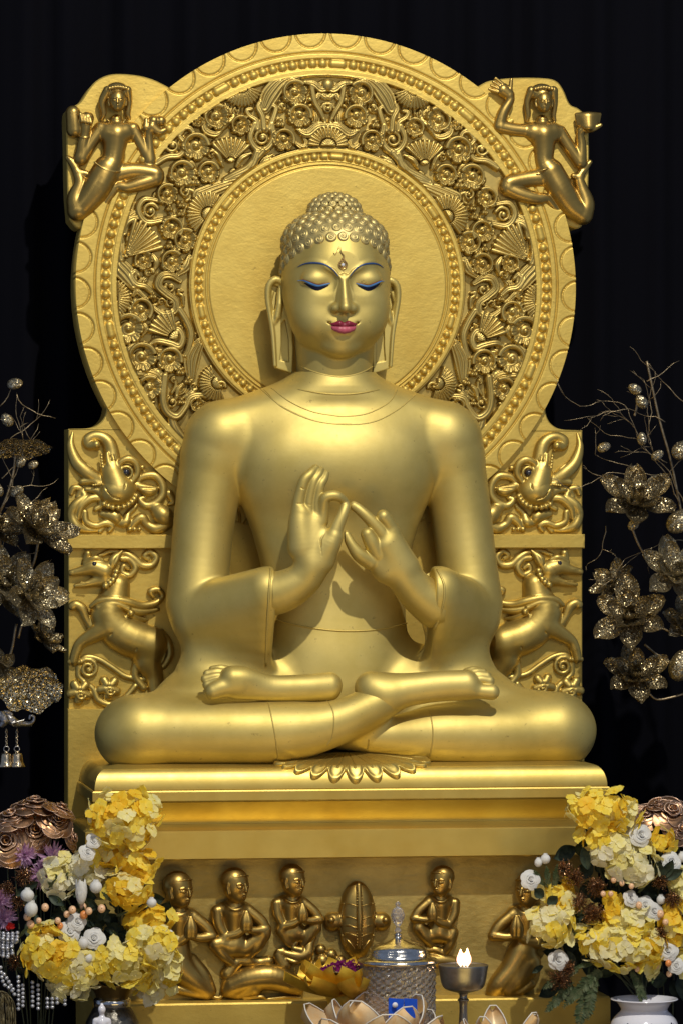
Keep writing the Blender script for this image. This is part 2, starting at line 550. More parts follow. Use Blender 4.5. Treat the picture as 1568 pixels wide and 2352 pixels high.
def build_hands():
    out = []
    B = Sdf(P(612, 1425, 195), P(812, 1052, 330), 1.1)
    # forearm from the cuff, coming forward and bending up into the palm
    hch(B, [(60, 1110, 236, 165), (250, 1080, 256, 150), (420, 980, 276, 118), (470, 900, 284, 95)], 26)
    hch(B, [(440, 900, 284, 80), (400, 760, 286, 92), (385, 600, 286, 78), (395, 520, 284, 66)], 22)
    hch(B, [(500, 880, 284, 78), (520, 760, 288, 80), (500, 600, 286, 62), (505, 545, 286, 44)], 22)
    hch(B, [(350, 760, 284, 50), (350, 560, 284, 44), (368, 470, 284, 42)], 16)
    hch(B, [(560, 850, 292, 70), (598, 740, 300, 72), (625, 680, 302, 56)], 18)           # thenar
    F = [[(362, 480, 284, 44), (370, 400, 286, 40), (405, 270, 292, 36), (450, 220, 290, 33), (488, 178, 280, 27)],
         [(442, 490, 284, 38), (445, 400, 288, 34), (475, 280, 292, 32), (510, 225, 288, 28), (530, 190, 280, 22)],
         [(500, 500, 286, 36), (505, 400, 290, 33), (525, 300, 294, 30), (552, 255, 290, 26), (568, 215, 282, 21)],
         [(535, 560, 286, 44), (545, 480, 292, 38), (558, 400, 302, 36), (600, 378, 306, 33), (650, 380, 306, 31), (690, 405, 300, 27), (712, 428, 296, 22)],
         [(620, 690, 300, 54), (650, 600, 304, 42), (685, 520, 304, 37), (705, 465, 300, 34), (712, 452, 298, 28)]]
    for f in F: hch(B, f, 4.0)
    # creases
    for c in [[(355, 436, 300, 5), (412, 438, 301, 5)], [(428, 440, 300, 4), (466, 446, 300, 4)], [(535, 820, 316, 5), (528, 700, 314, 5), (560, 640, 312, 4)],
              [(384, 320, 303, 4), (418, 334, 303, 4)]]:
        hch2 = [(*P(*hc(a, b), d), r * 0.3125) for a, b, d, r in c]
        B.path(hch2, 2, 'sub')
    out.append(B.mesh(1))
    B = Sdf(P(775, 1450, 190), P(1030, 1140, 325), 1.1)
    hch(B, [(1370, 1180, 232, 170), (1230, 1080, 250, 140), (1090, 900, 268, 120), (1000, 740, 282, 92)], 26)
    hch(B, [(1140, 880, 268, 92), (1075, 740, 278, 78), (1040, 640, 284, 56)], 20)
    hch(B, [(1000, 930, 268, 90), (905, 840, 276, 60)], 20)
    F = [[(1000, 700, 288, 50), (965, 640, 292, 44), (880, 545, 296, 37), (810, 480, 294, 33), (770, 452, 290, 30)],
         [(1050, 640, 284, 52), (1015, 570, 292, 46), (985, 530, 296, 44)],
         [(940, 800, 284, 56), (900, 720, 294, 50), (868, 660, 298, 42)],
         [(890, 860, 280, 54), (810, 810, 290, 46), (755, 740, 294, 34), (715, 665, 292, 28)]]
    for f in F: hch(B, f, 4.0)
    out.append(B.mesh(1))
    return out
for V, Q in build_hands(): mesh('hand', V, Q, GOLD_BODY, statue)

# ---------------------------------------------------------------- head
def build_head():
    B = Sdf((-140, -15, Pz(925, 100)), (140, 285, Pz(474, 110)), 1.5)
    def z(v, d=200): return Pz(v, d)
    # skull and face masses
    B.ell((0, 104, z(618, 110)), (121, 122, 128))
    B.ell((0, 102, z(560, 110)), (118, 116, 76), 10)
    B.ell((0, 122, z(690, 130)), (116, 108, 118), 40)
    B.ell((0, 140, z(738, 140)), (104, 86, 84), 12)
    B.ell((0, 190, z(793, 190)), (34, 26, 26), 30)                  # chin
    B.seg((0, 96, z(760, 95)), (0, 82, z(905, 95)), 92, 82, 6)        # neck
    for s in (-1, 1):
        B.ell((s * 56, 168, z(712)), (50, 46, 52), 34)              # cheek
        B.ell((s * 50, 188, z(740)), (34, 28, 30), 26)
    # brow plane and eye sockets
    B.ell((0, 196, z(600)), (64, 30, 44), 34)
    for s in (-1, 1):
        B.ell((s * 54, 236, z(648)), (42, 17, 24), 14, 'sub')
        B.ell((s * 53, 201, z(641)), (37, 25, 24), 8)               # eyelid ball
        # sharp brow ridge
        br = [(s * 7, 236, z(640), 2.4), (s * 22, 233, z(622), 3.2), (s * 44, 225, z(608), 3.6), (s * 66, 211, z(602), 3.4), (s * 86, 190, z(606), 2.6), (s * 98, 172, z(614), 1.6)]
        B.path([(*p[:3], p[3]) for p in [tuple(c) for c in catmull(br, 4)]], 8)
    # nose: straight sharp bridge, full tip and wings
    B.path([(0, 231, z(634), 5.5), (0, 240, z(660), 6), (0, 251, z(690), 8), (0, 257, z(708), 12)], 9)
    B.path([(0, 222, z(650), 13), (0, 232, z(690), 17), (0, 236, z(706), 18)], 9)
    for s in (-1, 1):
        B.ell((s * 19.0, 232, z(709)), (11, 13, 10), 10)
        B.ell((s * 12, 240, z(721)), (6, 9, 4), 3, 'sub')
    # mouth region
    B.ell((0, 206, z(752)), (42, 26, 30), 18)
    B.seg((0, 238, z(724)), (0, 237, z(732)), 3.6, 3.6, 5, 'sub')
    for s in (-1, 1):
        B.seg((s * 30, 226, z(743)), (s * 37, 222, z(739)), 2.2, 2.5, 5, 'sub')
    B.ell((0, 236, z(772)), (26, 7, 5), 14, 'sub')
    V, Q = B.mesh(3)
    return V, Q
headV, headQ = build_head()
head = mesh('head', headV, headQ, GOLD_BODY, statue)
head_bvh = bvh_of(headV, headQ)

VIEW = np.array([0.0, -1.0, 0.0])
def project(bvh, x, zz, lift=0.0, d0=600):
    h = bvh.ray_cast(Vector((x, d0, zz)), Vector((0, -1, 0)))
    if h[0] is None: return None
    n = np.array(h[1]); 
    if n[1] < 0: n = -n
    return np.array(h[0]) + lift * n, n

def ribbon(bvh, pts, lift=0.4, thick=1.0, n=8):
    """pts: (x, z, halfwidth). a thin shell strip that follows the surface"""
    cp = catmull(pts, n)
    V = []; F = []; prev = None
    K = 5
    cols = []
    for i, c in enumerate(cp):
        t = cp[min(i + 1, len(cp) - 1)][:2] - cp[max(i - 1, 0)][:2]
        t = t / (np.linalg.norm(t) + 1e-9); nn = np.array([-t[1], t[0]])
        row = []
        for j in range(K):
            w = (j / (K - 1) * 2 - 1) * max(c[2], 0.12)
            r = project(bvh, c[0] + nn[0] * w, c[1] + nn[1] * w, lift + thick * (1 - (w / max(c[2], 0.12)) ** 2))
            if r is None: row = None; break
            row.append(r[0])
        if row: cols.append(row)
    for row in cols: V.extend(row)
    for i in range(len(cols) - 1):
        for j in range(K - 1):
            a = i * K + j
            F.append((a, a + 1, a + K + 1, a + K))
    return V, F

BLUE = plain('blue_eye_paint', (0.07, 0.21, 0.50), 0.6, var=0.35)
BROWB = plain('dark_blue_brow_paint', (0.022, 0.065, 0.20), 0.5, var=0.35)
NAVY = plain('dark_eye_paint', (0.003, 0.004, 0.018), 0.5, spec=0.2)
RED_LINE = plain('red_line_paint', (0.25, 0.04, 0.02), 0.4)
LIP_UP = plain('dark_pink_lip_paint', (0.20, 0.010, 0.030), 0.45)
LIP_LOW = plain('pink_lip_paint', (0.44, 0.08, 0.12), 0.45, var=0.2)

def zf(v): return Pz(v, 225)
for s in (-1, 1):
    # crop (cx,cy) -> u,v of the right-hand brow/eye; x measured from the nose axis
    brow = [(s * 13, zf(634), 0.5), (s * 26, zf(618), 1.1), (s * 45, zf(607), 1.7), (s * 66, zf(603.5), 2.0), (s * 84, zf(605), 1.4), (s * 97, zf(611), 0.4)]
    g = Geo(); g.add(ribbon(head_bvh, brow, 0.8, 0.8))
    g.out('eyebrow', BROWB, head)
    lid = [(s * 29, zf(650), 0.7), (s * 40, zf(653), 1.8), (s * 56, zf(656), 2.4), (s * 72, zf(651), 2.3), (s * 86, zf(644), 1.4), (s * 97, zf(643), 0.5)]
    g = Geo(); g.add(ribbon(head_bvh, lid, 1.4, 1.0))
    g.out('eyelid_line', BLUE, head)
    g = Geo(); g.add(ribbon(head_bvh, [(s * 32, zf(654.5), 0.6), (s * 44, zf(659), 3.0), (s * 57, zf(662.5), 4.4), (s * 70, zf(658.5), 3.2), (s * 85, zf(649), 0.8)], 1.0, 0.6))
    g.out('eye', NAVY, head)
    g = Geo(); g.add(ribbon(head_bvh, [(s * 28, zf(648), 0.3), (s * 42, zf(649.6), 0.5), (s * 57, zf(652), 0.5), (s * 73, zf(646.5), 0.5), (s * 90, zf(640), 0.3)], 2.0, 0.3))
    g.out('eye_crease', RED_LINE, head)

def build_lips():
    res = []
    for kind in ('up', 'low'):
        B = Sdf((-40, 205, zf(775)), (40, 262, zf(730)), 0.7)
        if kind == 'up':
            for s in (-1, 1):
                B.path([(s * 1.0, 237, zf(747.5), 5.6), (s * 10, 238, zf(743.5), 7.0), (s * 20, 234, zf(745), 5.0), (s * 31, 226, zf(744.5), 1.2)], 3)
        else:
            for s in (-1, 1):
                B.path([(0, 236, zf(757.5), 8.4), (s * 10, 235.5, zf(756.5), 8.2), (s * 20, 230.5, zf(753.5), 6.6), (s * 28, 226, zf(749), 2.2)], 4)
        res.append(B.mesh(1))
    return res
lu, ll = build_lips()
mesh('upper_lip', *lu, LIP_UP, head)
mesh('lower_lip', *ll, LIP_LOW, head)

# forehead mark: a small coiled jewel
g = Geo()
cp = P(787, 608, 232); r = project(head_bvh, cp[0], cp[2])
jc = r[0]
for rr in (9.5, 6.5):
    pts = [(jc[0] + rr * math.cos(a), jc[1] + 2.0, jc[2] + rr * math.sin(a) + (4 if math.sin(a) > 0.9 else 0)) for a in np.linspace(0.5 * math.pi, 2.5 * math.pi, 25)]
    g.add(tube_geo(pts, 1.3, 6))
pts = [(jc[0] - 2 + 4 * math.sin(t * 5), jc[1] + 1.5 + 1.0 * t, jc[2] + 12 + t * 22) for t in np.linspace(0, 1, 14)]
g.add(tube_geo(pts, list(np.linspace(2.4, 0.6, 14)), 6))
pts = [(jc[0] - 3 - 18 * t, jc[1] + 1.2, jc[2] + 32 + 9 * math.sin(t * 6)) for t in np.linspace(0, 1, 14)]
g.add(tube_geo(pts, 0.6, 5))
pts = [(jc[0] + 3 * math.sin(t * 6), jc[1] + 2, jc[2] - 12 - 12 * t) for t in np.linspace(0, 1, 8)]
g.add(tube_geo(pts, 0.5, 5))
jewel = g.out('forehead_jewel', metal_paint('jewel_gold', (0.6, 0.4, 0.15), (0.5, 0.3, 0.1), 0.3, 1.0, 0.0), head)
g = Geo(); g.add(ball_geo((jc[0], jc[1] + 4, jc[2]), 4.2, 14, 9)); g.out('gem', plain('clear_gem', (0.85, 0.85, 0.9), 0.06, 0.4, coat=1), jewel)

# ---------------------------------------------------------------- ears with long square lobes
def poly_sdf2(px, pz, poly):
    n = len(poly); d = None; sgn = None
    for i in range(n):
        a = np.array(poly[i]); b = np.array(poly[i - 1])
        e = b - a; wx = px - a[0]; wz = pz - a[1]
        t = np.clip((wx * e[0] + wz * e[1]) / (e @ e), 0, 1)
        bx = wx - e[0] * t; bz = wz - e[1] * t
        q = bx * bx + bz * bz
        d = q if d is None else np.minimum(d, q)
        c1 = pz >= a[1]; c2 = pz < b[1]; c3 = e[0] * wz > e[1] * wx
        fl = (c1 & c2 & c3) | (~c1 & ~c2 & ~c3)
        sgn = np.where(fl, -1.0, 1.0) * (1 if sgn is None else sgn)
    return sgn * np.sqrt(d)

def build_ear(s):
    z = lambda v: Pz(v, 85)
    B = Sdf((min(s * 185, s * 90), 25, z(870)), (max(s * 185, s * 90), 150, z(632)), 1.3)
    outer = [(s * x * 0.93, z(v)) for x, v in [(118, 650), (140, 640), (158, 646), (168, 668), (164, 700), (158, 740), (150, 790), (145, 846), (104, 858), (102, 800), (106, 740), (112, 700)]]
    def pf(X, D, Z):
        q = poly_sdf2(X, Z, outer) + 0 * D
        dd = np.abs(D - (82 + 0.25 * (Z - z(750)) * 0.12)) - 14
        o = np.maximum(q + 2, dd + 2)
        return np.minimum(o, 0) + np.sqrt(np.maximum(q + 2, 0) ** 2 + np.maximum(dd + 2, 0) ** 2) - 2
    B.put((min(s * 172, s * 100), 60, z(862)), (max(s * 172, s * 100), 104, z(636)), pf, 0)
    # upper shell hollow, and the long recess in the lobe
    inner = [(s * x * 0.93, z(v)) for x, v in [(137, 660), (152, 656), (158, 676), (150, 712), (140, 735), (131, 720), (128, 690)]]
    rec = [(s * x * 0.93, z(v)) for x, v in [(122, 735), (131, 745), (131, 790), (134, 828), (112, 832), (113, 780)]]
    B.put((min(s * 165, s * 120), 78, z(740)), (max(s * 165, s * 120), 120, z(650)),
          lambda X, D, Z: np.maximum(poly_sdf2(X, Z, inner) + 0 * D, 82 - D), 5, 'sub')
    B.put((min(s * 150, s * 100), 78, z(840)), (max(s * 150, s * 100), 120, z(725)),
          lambda X, D, Z: np.maximum(poly_sdf2(X, Z, rec) + 0 * D, 86 - D), 2, 'sub')
    hel = [(s * 118, 92, z(672), 6), (s * 128, 98, z(652), 7), (s * 146, 100, z(643), 8), (s * 162, 98, z(656), 8), (s * 165, 96, z(685), 7), (s * 160, 95, z(720), 6), (s * 152, 95, z(770), 5), (s * 147, 95, z(840), 4)]
    hel = [(a * 0.93, b, c, d) for a, b, c, d in hel]
    B.path([tuple(c) for c in catmull(hel, 3)], 3)
    B.path([(s * 124, 94, z(668), 8), (s * 127, 98, z(700), 8), (s * 132, 96, z(728), 8), (s * 138, 92, z(742), 6)], 4)
    B.path([(s * 142, 90, z(672), 5), (s * 146, 92, z(690), 4)], 4)
    return B.mesh(1)
for s in (-1, 1):
    V, Q = build_ear(s)
    if s > 0: V[:, 0] -= 8
    mesh('ear', V, Q, GOLD_BODY, head)

# ---------------------------------------------------------------- hair of snail curls
def curl_geo(c, n, r, hand=1, twist=0.0):
    """a domed snail-shell curl: a dome with a spiral ridge"""
    n = n / np.linalg.norm(n)
    a = np.cross(n, (0.1, 0.2, 1.0)); a /= np.linalg.norm(a); b = np.cross(n, a)
    V = []; F = []
    rings = 9; seg = 18
    for i in range(rings + 1):
        rho = i / rings
        for j in range(seg):
            an = 2 * math.pi * j / seg
            ph = (rho * 2.4 - hand * an / (2 * math.pi) - twist) % 1.0
            dome = 0.50 * math.sqrt(max(0, 1 - rho * rho * 0.96))
            rid = 0.20 * (1 - abs(2 * ph - 1) ** 1.5) * (0 if i in (0,) else 1) * (1 if rho < 0.95 else 0)
            hgt = r * (dome + rid) - r * 0.16
            V.append(c + r * rho * (math.cos(an) * a + math.sin(an) * b) + hgt * n)
    for i in range(rings):
        for j in range(seg):
            F.append((i * seg + j, i * seg + (j + 1) % seg, (i + 1) * seg + (j + 1) % seg, (i + 1) * seg + j)[::-1])
    return V, F

hc0 = np.array([0, 100, Pz(618, 105)])          # skull centre
hr = np.array([122, 122, 128.0])
axis = np.array([0, -0.50, 0.866]); axis /= np.linalg.norm(axis)
e1 = np.array([1, 0, 0]); e2 = np.cross(axis, e1)    # points forward (+d)
if e2[1] < 0: e2 = -e2
g = Geo(); rnd = random.Random(3)
# under-cap so that no skull shows between the curls
capS = Sdf((-135, -25, Pz(690, 105)), (135, 240, Pz(425, 105)), 2.5)
capS.ell(hc0, hr * 1.0 + 1.5)
capS.ell((0, 102, Pz(560, 110)), (120, 118, 78), 10)
full_cap = Sdf(capS.lo, capS.lo + (capS.n - 1) * capS.h, 2.5); full_cap.f[:] = capS.f; cap_bvh = bvh_of(*full_cap.mesh(1))
capS.ell((0, 92, Pz(488, 105)), (54, 52, 40), 8)
def hair_limit(x, d):
    """height of the hair line as a function of side and depth"""
    v = 550 + 3 * (abs(x) / 60.0) ** 2 + max(0, (abs(x) - 78)) * 1.15 + (max(0, abs(x) - 104) ** 1.5) * 0.9
    return Pz(v, 200) if d > 40 else Pz(700, 60)
def capcut(X, D, Z):
    s_ = (D - hc0[1]) * axis[1] + (Z - hc0[2]) * axis[2]
    return s_ + 6 + 0 * X
capS.put((-140, -30, Pz(760, 105)), (140, 260, Pz(480, 105)), capcut, 2, 'sub')
V, Q = capS.mesh(1); g.add((V.tolist(), Q.tolist()))
th = math.radians(90.5)
rows = 0
rc = 13.4
def cap_hit(th, a):
    dr = math.sin(th) * (math.sin(a) * e1 + math.cos(a) * e2) + math.cos(th) * axis
    h = cap_bvh.ray_cast(Vector(hc0 + dr * 400), Vector(-dr))
    nv = np.array(h[1]); nv = nv if nv @ dr > 0 else -nv
    return np.array(h[0]), nv
while th > 0.12:
    pf, _ = cap_hit(th, 0.0)
    ring = np.array([cap_hit(th, q)[0] for q in np.linspace(0, 2 * math.pi, 60)])
    acc = np.concatenate([[0], np.cumsum(np.linalg.norm(np.diff(ring, axis=0), axis=1))])
    n = max(1, int(round(acc[-1] / (rc * 1.96))))
    for j in range(n):
        a = float(np.interp(acc[-1] * (j + 0.5 * (rows % 2)) / n, acc, np.linspace(0, 2 * math.pi, 60)))
        p, nn = cap_hit(th, a)
        if p[1] < 10 or p[2] < Pz(650, 90): continue
        nr = head_bvh.find_nearest(Vector(p))
        if rows < 3 and nr[0] is not None and nr[3] < 22:
            q_ = np.array(nr[0]); nv = np.array(nr[1]); nv = nv if nv @ nn > 0 else -nv
            p = q_; nn = nv
        g.add(curl_geo(p - nn * 1.0, nn, rc * rnd.uniform(0.96, 1.04), 1 if p[0] > 0 else -1, rnd.random()))
    t2 = th
    while t2 > 0 and np.linalg.norm(cap_hit(t2, 0.0)[0] - pf) < rc * 1.72: t2 -= 0.01
    th = t2; rows += 1
# first row following the hair line exactly
xs = np.linspace(-117, 117, 0)
uc = np.array([0, 92, Pz(486, 105)])
ur = np.array([60, 56, 42.0])
th = math.radians(88); rows = 0; r2 = 9.6
while th > -0.05:
    R = 54 * math.sin(max(th, 0.0))
    n = max(1, int(round(2 * math.pi * R / (r2 * 1.9))))
    for j in range(n):
        a = 2 * math.pi * (j + 0.5 * (rows % 2)) / n
        dr = np.array([math.sin(th) * math.sin(a), math.sin(th) * math.cos(a), math.cos(th)])
        p = uc + dr * ur
        if p[1] < 40: continue
        g.add(curl_geo(p, dr / ur, r2, 1, rnd.random()))
    th -= (r2 * 1.7) / 50; rows += 1
g.out('hair', GOLD_HAIR, head)

# neck folds
def lines_on(bvh, paths, w, name, mat, parent, lift=0.2, thick=1.2):
    for p in paths:
        g = Geo()
        VF = ribbon(bvh, [(*a, w) if len(a) == 2 else a for a in p], lift, thick, 10)
        if len(VF[0]): g.add(VF)
        if g.V: g.out(name, mat, parent)
neck_lines = []
for v0, dv, hw in ((838, 26, 84), (862, 26, 86), (893, 12, 92)):
    neck_lines.append([(hw * t, Pz(v0 + dv * (1 - t * t), 190)) for t in np.linspace(-1, 1, 9)])
lines_on(head_bvh, neck_lines[:2], 1.6, 'neck_fold', GOLD_BODY, head, 0.0, 2.0)

body_bvh = bvh_of(bodyV, bodyQ)
both_bvh = bvh_of(np.concatenate([bodyV, headV]), np.concatenate([bodyQ, headQ + len(bodyV)]))
lines_on(both_bvh, neck_lines[2:], 1.8, 'neck_fold', GOLD_BODY, statue, 0.0, 2.2)
def bl(pts, d): 
    return [tuple(P(u, v, d)[[0, 2]]) for u, v in pts]
hems = [bl([(628, 890), (660, 920), (710, 945), (760, 955), (790, 957), (840, 950), (890, 925), (915, 895)], 150),
        bl([(606, 893), (635, 925), (680, 952), (730, 970), (790, 976), (850, 970), (905, 945), (960, 905)], 150),
        bl([(612, 893), (640, 930), (690, 958), (740, 972), (800, 975)], 150)]
lines_on(body_bvh, hems, 1.3, 'robe_neckline', GOLD_BODY, statue, 0.0, 1.8)
hem2 = [bl([(636, 1424), (700, 1440), (780, 1449), (860, 1447), (930, 1436), (958, 1430)], 185)]
lines_on(body_bvh, hem2, 2.2, 'robe_waist_hem', GOLD_BODY, statue, 0.0, 3.0)
legl = [bl([(617, 1600), (622, 1650), (630, 1700), (640, 1752)], 330),
        bl([(756, 1606), (765, 1640), (762, 1690), (752, 1712)], 340),
        bl([(990, 1634), (992, 1690), (986, 1755)], 320),
        bl([(847, 1700), (846, 1722)], 300)]
lines_on(body_bvh, legl, 1.6, 'robe_leg_hem', GOLD_BODY, statue, 0.0, 2.2)
# cuffs: raised borders on the open sleeve ends
for s, us in ((-1, ((620, 1306), (613, 1345), (611, 1400), (613, 1460), (616, 1530))), (1, ((1000, 1308), (1012, 1350), (1006, 1410), (990, 1470), (980, 1540)))):
    pts = []; g = Geo()
    for u, v in catmull([(*c, 0) for c in us], 8)[0:0] or [tuple(c[:2]) for c in catmull([(*c, 0) for c in us], 8)]:
        p = P(u, v, 250)
        r = project(body_bvh, p[0], p[2])
        if r is not None: pts.append(r[0] + np.array([0, 1.0, 0]))
    if len(pts) > 3:
        ok = [pts[0]]
        for q_ in pts[1:]:
            if abs(q_[1] - ok[-1][1]) < 22: ok.append(q_)
        if len(ok) > 3: g.add(tube_geo(ok, 2.6, 6))
    if g.V: g.out('sleeve_border', GOLD_BODY, statue)
# ================================================================ carved back slab
slab = thing('back_slab', 'tall gold carved back slab with round beaded halo standing behind the seated statue', 'throne back', (0, -60, Pz(2330, 0)))
HC = P(753, 656, 0)               # centre of the round halo
HR = 580.0

def cA(x, y): return 122.5 + x * 0.42188, 40.8 + y * 0.42188
def cA2(x, y): return 784 + x * 0.42188, 40.8 + y * 0.42188
def cB(x, y): return 163.3 + x * 0.20833, 457.3 + y * 0.20833
def cC(x, y): return 196 + x * 0.20833, 735 + y * 0.20833
def cD(x, y): return 408.3 + x * 0.22917, 147 + y * 0.22917
def cE(x, y): return 122.5 + x * 0.3125, 939.2 + y * 0.3125
def cF(x, y): return 359.3 + x * 0.29167, 1960 + y * 0.29167
def cG(x, y): return 735 + x * 0.33333, 1960 + y * 0.33333

def build_halo():
    nth = 2500
    th = np.linspace(0, 2 * np.pi, nth, endpoint=False)
    rr = np.concatenate([np.linspace(0, 270, 26)[1:], np.arange(271, 290, 1.5), np.arange(290, 312, 1.5), np.arange(312, 320, 1.0),
                         np.arange(320, 486, 1.35), np.arange(486, 500, 1.2), np.arange(500, 524, 1.5), np.arange(524, 540, 1.3), np.arange(540, 580, 1.8), [HR]])
    rr = np.unique(np.round(rr, 3))
    R, T = np.meshgrid(rr, th, indexing='ij')
    X = R * np.sin(T); Z = R * np.cos(T)
    H = np.zeros_like(R)
    def ss(a, b, x): t = np.clip((x - a) / (b - a), 0, 1); return t * t * (3 - 2 * t)
    def groove(r0, w, dep): return -dep * np.exp(-((R - r0) / w) ** 2)
    H += groove(276, 1.8, 4) + groove(284.5, 1.8, 4)
    # bead channels
    def beads(r0, hw, n, rad, phase=0.0, bar=13):
        nonlocal H
        ch = ss(r0 - hw - 1.5, r0 - hw, R) * (1 - ss(r0 + hw, r0 + hw + 1.5, R))
        base = -7 * ch
        s = (T / (2 * np.pi) * n + phase)
        i = np.floor(s).astype(int) % n; fr = (s - np.floor(s) - 0.5) * (2 * np.pi * r0 / n)
        isbar = (i % bar == 0) | (i % bar == 1)
        d = np.sqrt(fr ** 2 + (R - r0) ** 2)
        hb = np.sqrt(np.maximum(rad ** 2 - d ** 2, 0)) * 1.05
        # bar: two cells become one long bead
        frb = np.where(i % bar == 0, fr - (np.pi * r0 / n), fr + (np.pi * r0 / n))
        L = 2 * np.pi * r0 / n - rad - 2
        db = np.sqrt(np.maximum(np.abs(frb) - L, 0) ** 2 + (R - r0) ** 2)
        hbar = np.sqrt(np.maximum(rad ** 2 - db ** 2, 0)) * 0.95
        hb = np.where(isbar, hbar, hb)
        H = H + base + hb * ch
    beads(297.5, 8.5, 92, 9.0)
    beads(511.5, 10.0, 138, 10.4, bar=14)
    H += groove(318, 1.5, 3) + groove(536.5, 1.9, 5) + groove(499, 1.0, 2)
    # border of half-round scallops
    n = 45
    a = (T / (2 * np.pi) * n) % 1.0 - 0.5
    ds = np.sqrt((a * 2 * np.pi * 580 / n) ** 2 + (R - 583) ** 2)
    H += -4.5 * np.exp(-((ds - 35) / 1.8) ** 2) * (R > 540) - 2.0 * (ds < 35) * (R > 540)
    # ornament band
    FL = -20.0
    band = ss(319, 322.5, R) * (1 - ss(483.5, 487, R))
    sel = (R > 317) & (R < 489)
    x = X[sel]; z = Z[sel]
    O = np.full(x.shape, FL)
    def near(cx, cz, m): return np.nonzero((np.abs(x - cx) < m) & (np.abs(z - cz) < m))[0]
    def bump(idx, h): O[idx] = np.maximum(O[idx], h)
    def L2(conv, px, py, mirror):
        p = P(*conv(px, py), 0)
        return np.array([(p[0] - HC[0]) * (-1 if mirror else 1), p[2] - HC[2]])
    SCL = {cA: 0.42188, cB: 0.20833, cC: 0.20833, cD: 0.22917}
    def flower(c, r, rot, mi):
        idx = near(c[0], c[1], r * 1.3); dx = x[idx] - c[0]; dz = z[idx] - c[1]
        if mi: dx = -dx
        phi = -1.35 + 0.9 * math.sin(rot * 2.7)                   # the side where the petals open
        an = (np.arctan2(dz, dx) - phi + np.pi) % (2 * np.pi) - np.pi
        rho = np.hypot(dx, dz) / r
        nl = 5
        u = an / 2.25 * nl / 2
        fr = np.abs((u + 0.5) % 1 - 0.5) * 2
        edge = 1.05 - 0.20 * fr ** 2.5
        q = rho / edge
        pet = np.where((q < 1) & (rho > 0.36) & (np.abs(an) < 2.35), -3 + 11 * np.clip((rho - 0.36) / 0.5, 0, 1) ** 0.8 - 2.6 * fr ** 2 + 1.0 * np.cos(fr * 9) * (rho > 0.6) - np.clip(q - 0.88, 0, 1) * 50, FL)
        bump(idx, pet)
        # hood: a smooth scroll that wraps the other side and thins towards its tip
        s = (np.arctan2(dz, dx) - phi - 1.4 + 4 * np.pi) % (2 * np.pi) / 3.9      # 0..1 along the wrap
        wid = 0.24 * (1 - 0.55 * np.clip(s, 0, 1)); rc_ = 0.86 - 0.16 * np.clip(s, 0, 1)
        hq = np.abs(rho - rc_) / wid
        bump(idx, np.where((s < 1) & (hq < 1), -6 + min(r * 0.55, 15) * np.sqrt(np.clip(1 - hq ** 2, 0, 1)) + 2 * np.exp(-((rho - rc_ - wid * 0.5) / 0.05) ** 2), FL))
        # spiral heart with a ball in the middle
        sp = (rho * 2.6 - (an + phi) / (2 * np.pi)) % 1.0
        bump(idx, np.where(rho < 0.45, -4 + 9 * np.sqrt(np.clip(1 - (rho / 0.47) ** 2, 0, 1)) - 5.5 * (np.abs(sp - 0.5) * 2) ** 3 * (rho > 0.13), FL))
        bump(idx, np.where(rho < 0.17, 5 + 5 * np.sqrt(np.clip(1 - (rho / 0.17) ** 2, 0, 1)), FL))
    def fan(c, R0, direc, span, n, mi, hub=0.34, rise=9):
        idx = near(c[0], c[1], R0 * 1.1); dx = x[idx] - c[0]; dz = z[idx] - c[1]
        if mi: dx = -dx
        an = np.arctan2(dz, dx) - direc; an = (an + np.pi) % (2 * np.pi) - np.pi
        rho = np.hypot(dx, dz) / R0
        u = (an / span + 0.5) * n
        fr = np.abs((u % 1) - 0.5) * 2
        lobe = 1 - 0.07 * fr ** 2
        inside = (np.abs(an) < span / 2) & (rho < lobe)
        h = 0 + rise * 0.35 * np.sqrt(np.clip(1 - fr ** 2, 0, 1)) * 2.2 - 2 + 4 * np.sin(np.clip(rho, 0, 1) * np.pi) ** 0.5
        h = np.where(inside & (rho > hub), h, FL)
        f2 = np.abs((u * 0.6 % 1) - 0.5) * 2
        hh = np.where((rho < hub * 0.9) & (np.abs(an) < span / 2 + 0.3), 3 + 6 * np.sqrt(np.clip(1 - (rho / hub) ** 2, 0, 1)) + 1.8 * (1 - f2 ** 2), FL)
        bump(idx, np.maximum(h, hh))
    def stroke(pts, w, ribs=0, top=4, mi=False):
        """pts in local coords with width per point"""
        cp = np.array(catmull([(p[0], p[1], ww) for p, ww in zip(pts, w)], 7))
        lo = cp[:, :2].min(0) - max(w) * 1.1; hi = cp[:, :2].max(0) + max(w) * 1.1
        idx = np.nonzero((x > lo[0]) & (x < hi[0]) & (z > lo[1]) & (z < hi[1]))[0]
        if not len(idx): return
        px = x[idx]; pz = z[idx]
        best = np.full(px.shape, 9.0); side = np.zeros(px.shape); bw = np.ones(px.shape)
        for a, b in zip(cp[:-1], cp[1:]):
            e = b[:2] - a[:2]; Ls = max(float(e @ e), 1e-6)
            wx = px - a[0]; wz = pz - a[1]
            t = np.clip((wx * e[0] + wz * e[1]) / Ls, 0, 1)
            d = np.hypot(wx - t * e[0], wz - t * e[1]); ww = np.maximum(a[2] + t * (b[2] - a[2]), 0.8)
            q = d / ww
            m = q < best
            best = np.where(m, q, best); bw = np.where(m, ww, bw)
            side = np.where(m, np.sign(wx * e[1] - wz * e[0]) * q, side)
        h = np.minimum(bw, 11) * np.sqrt(np.clip(1 - best ** 2, 0, 1))
        if ribs: h = h * 0.7 + 3.0 * np.abs(np.cos(side * ribs * np.pi / 2)) * (best < 1)
        else: h = h - 1.4 * np.exp(-((side - 0.0) / 0.2) ** 2) * (bw > 5)
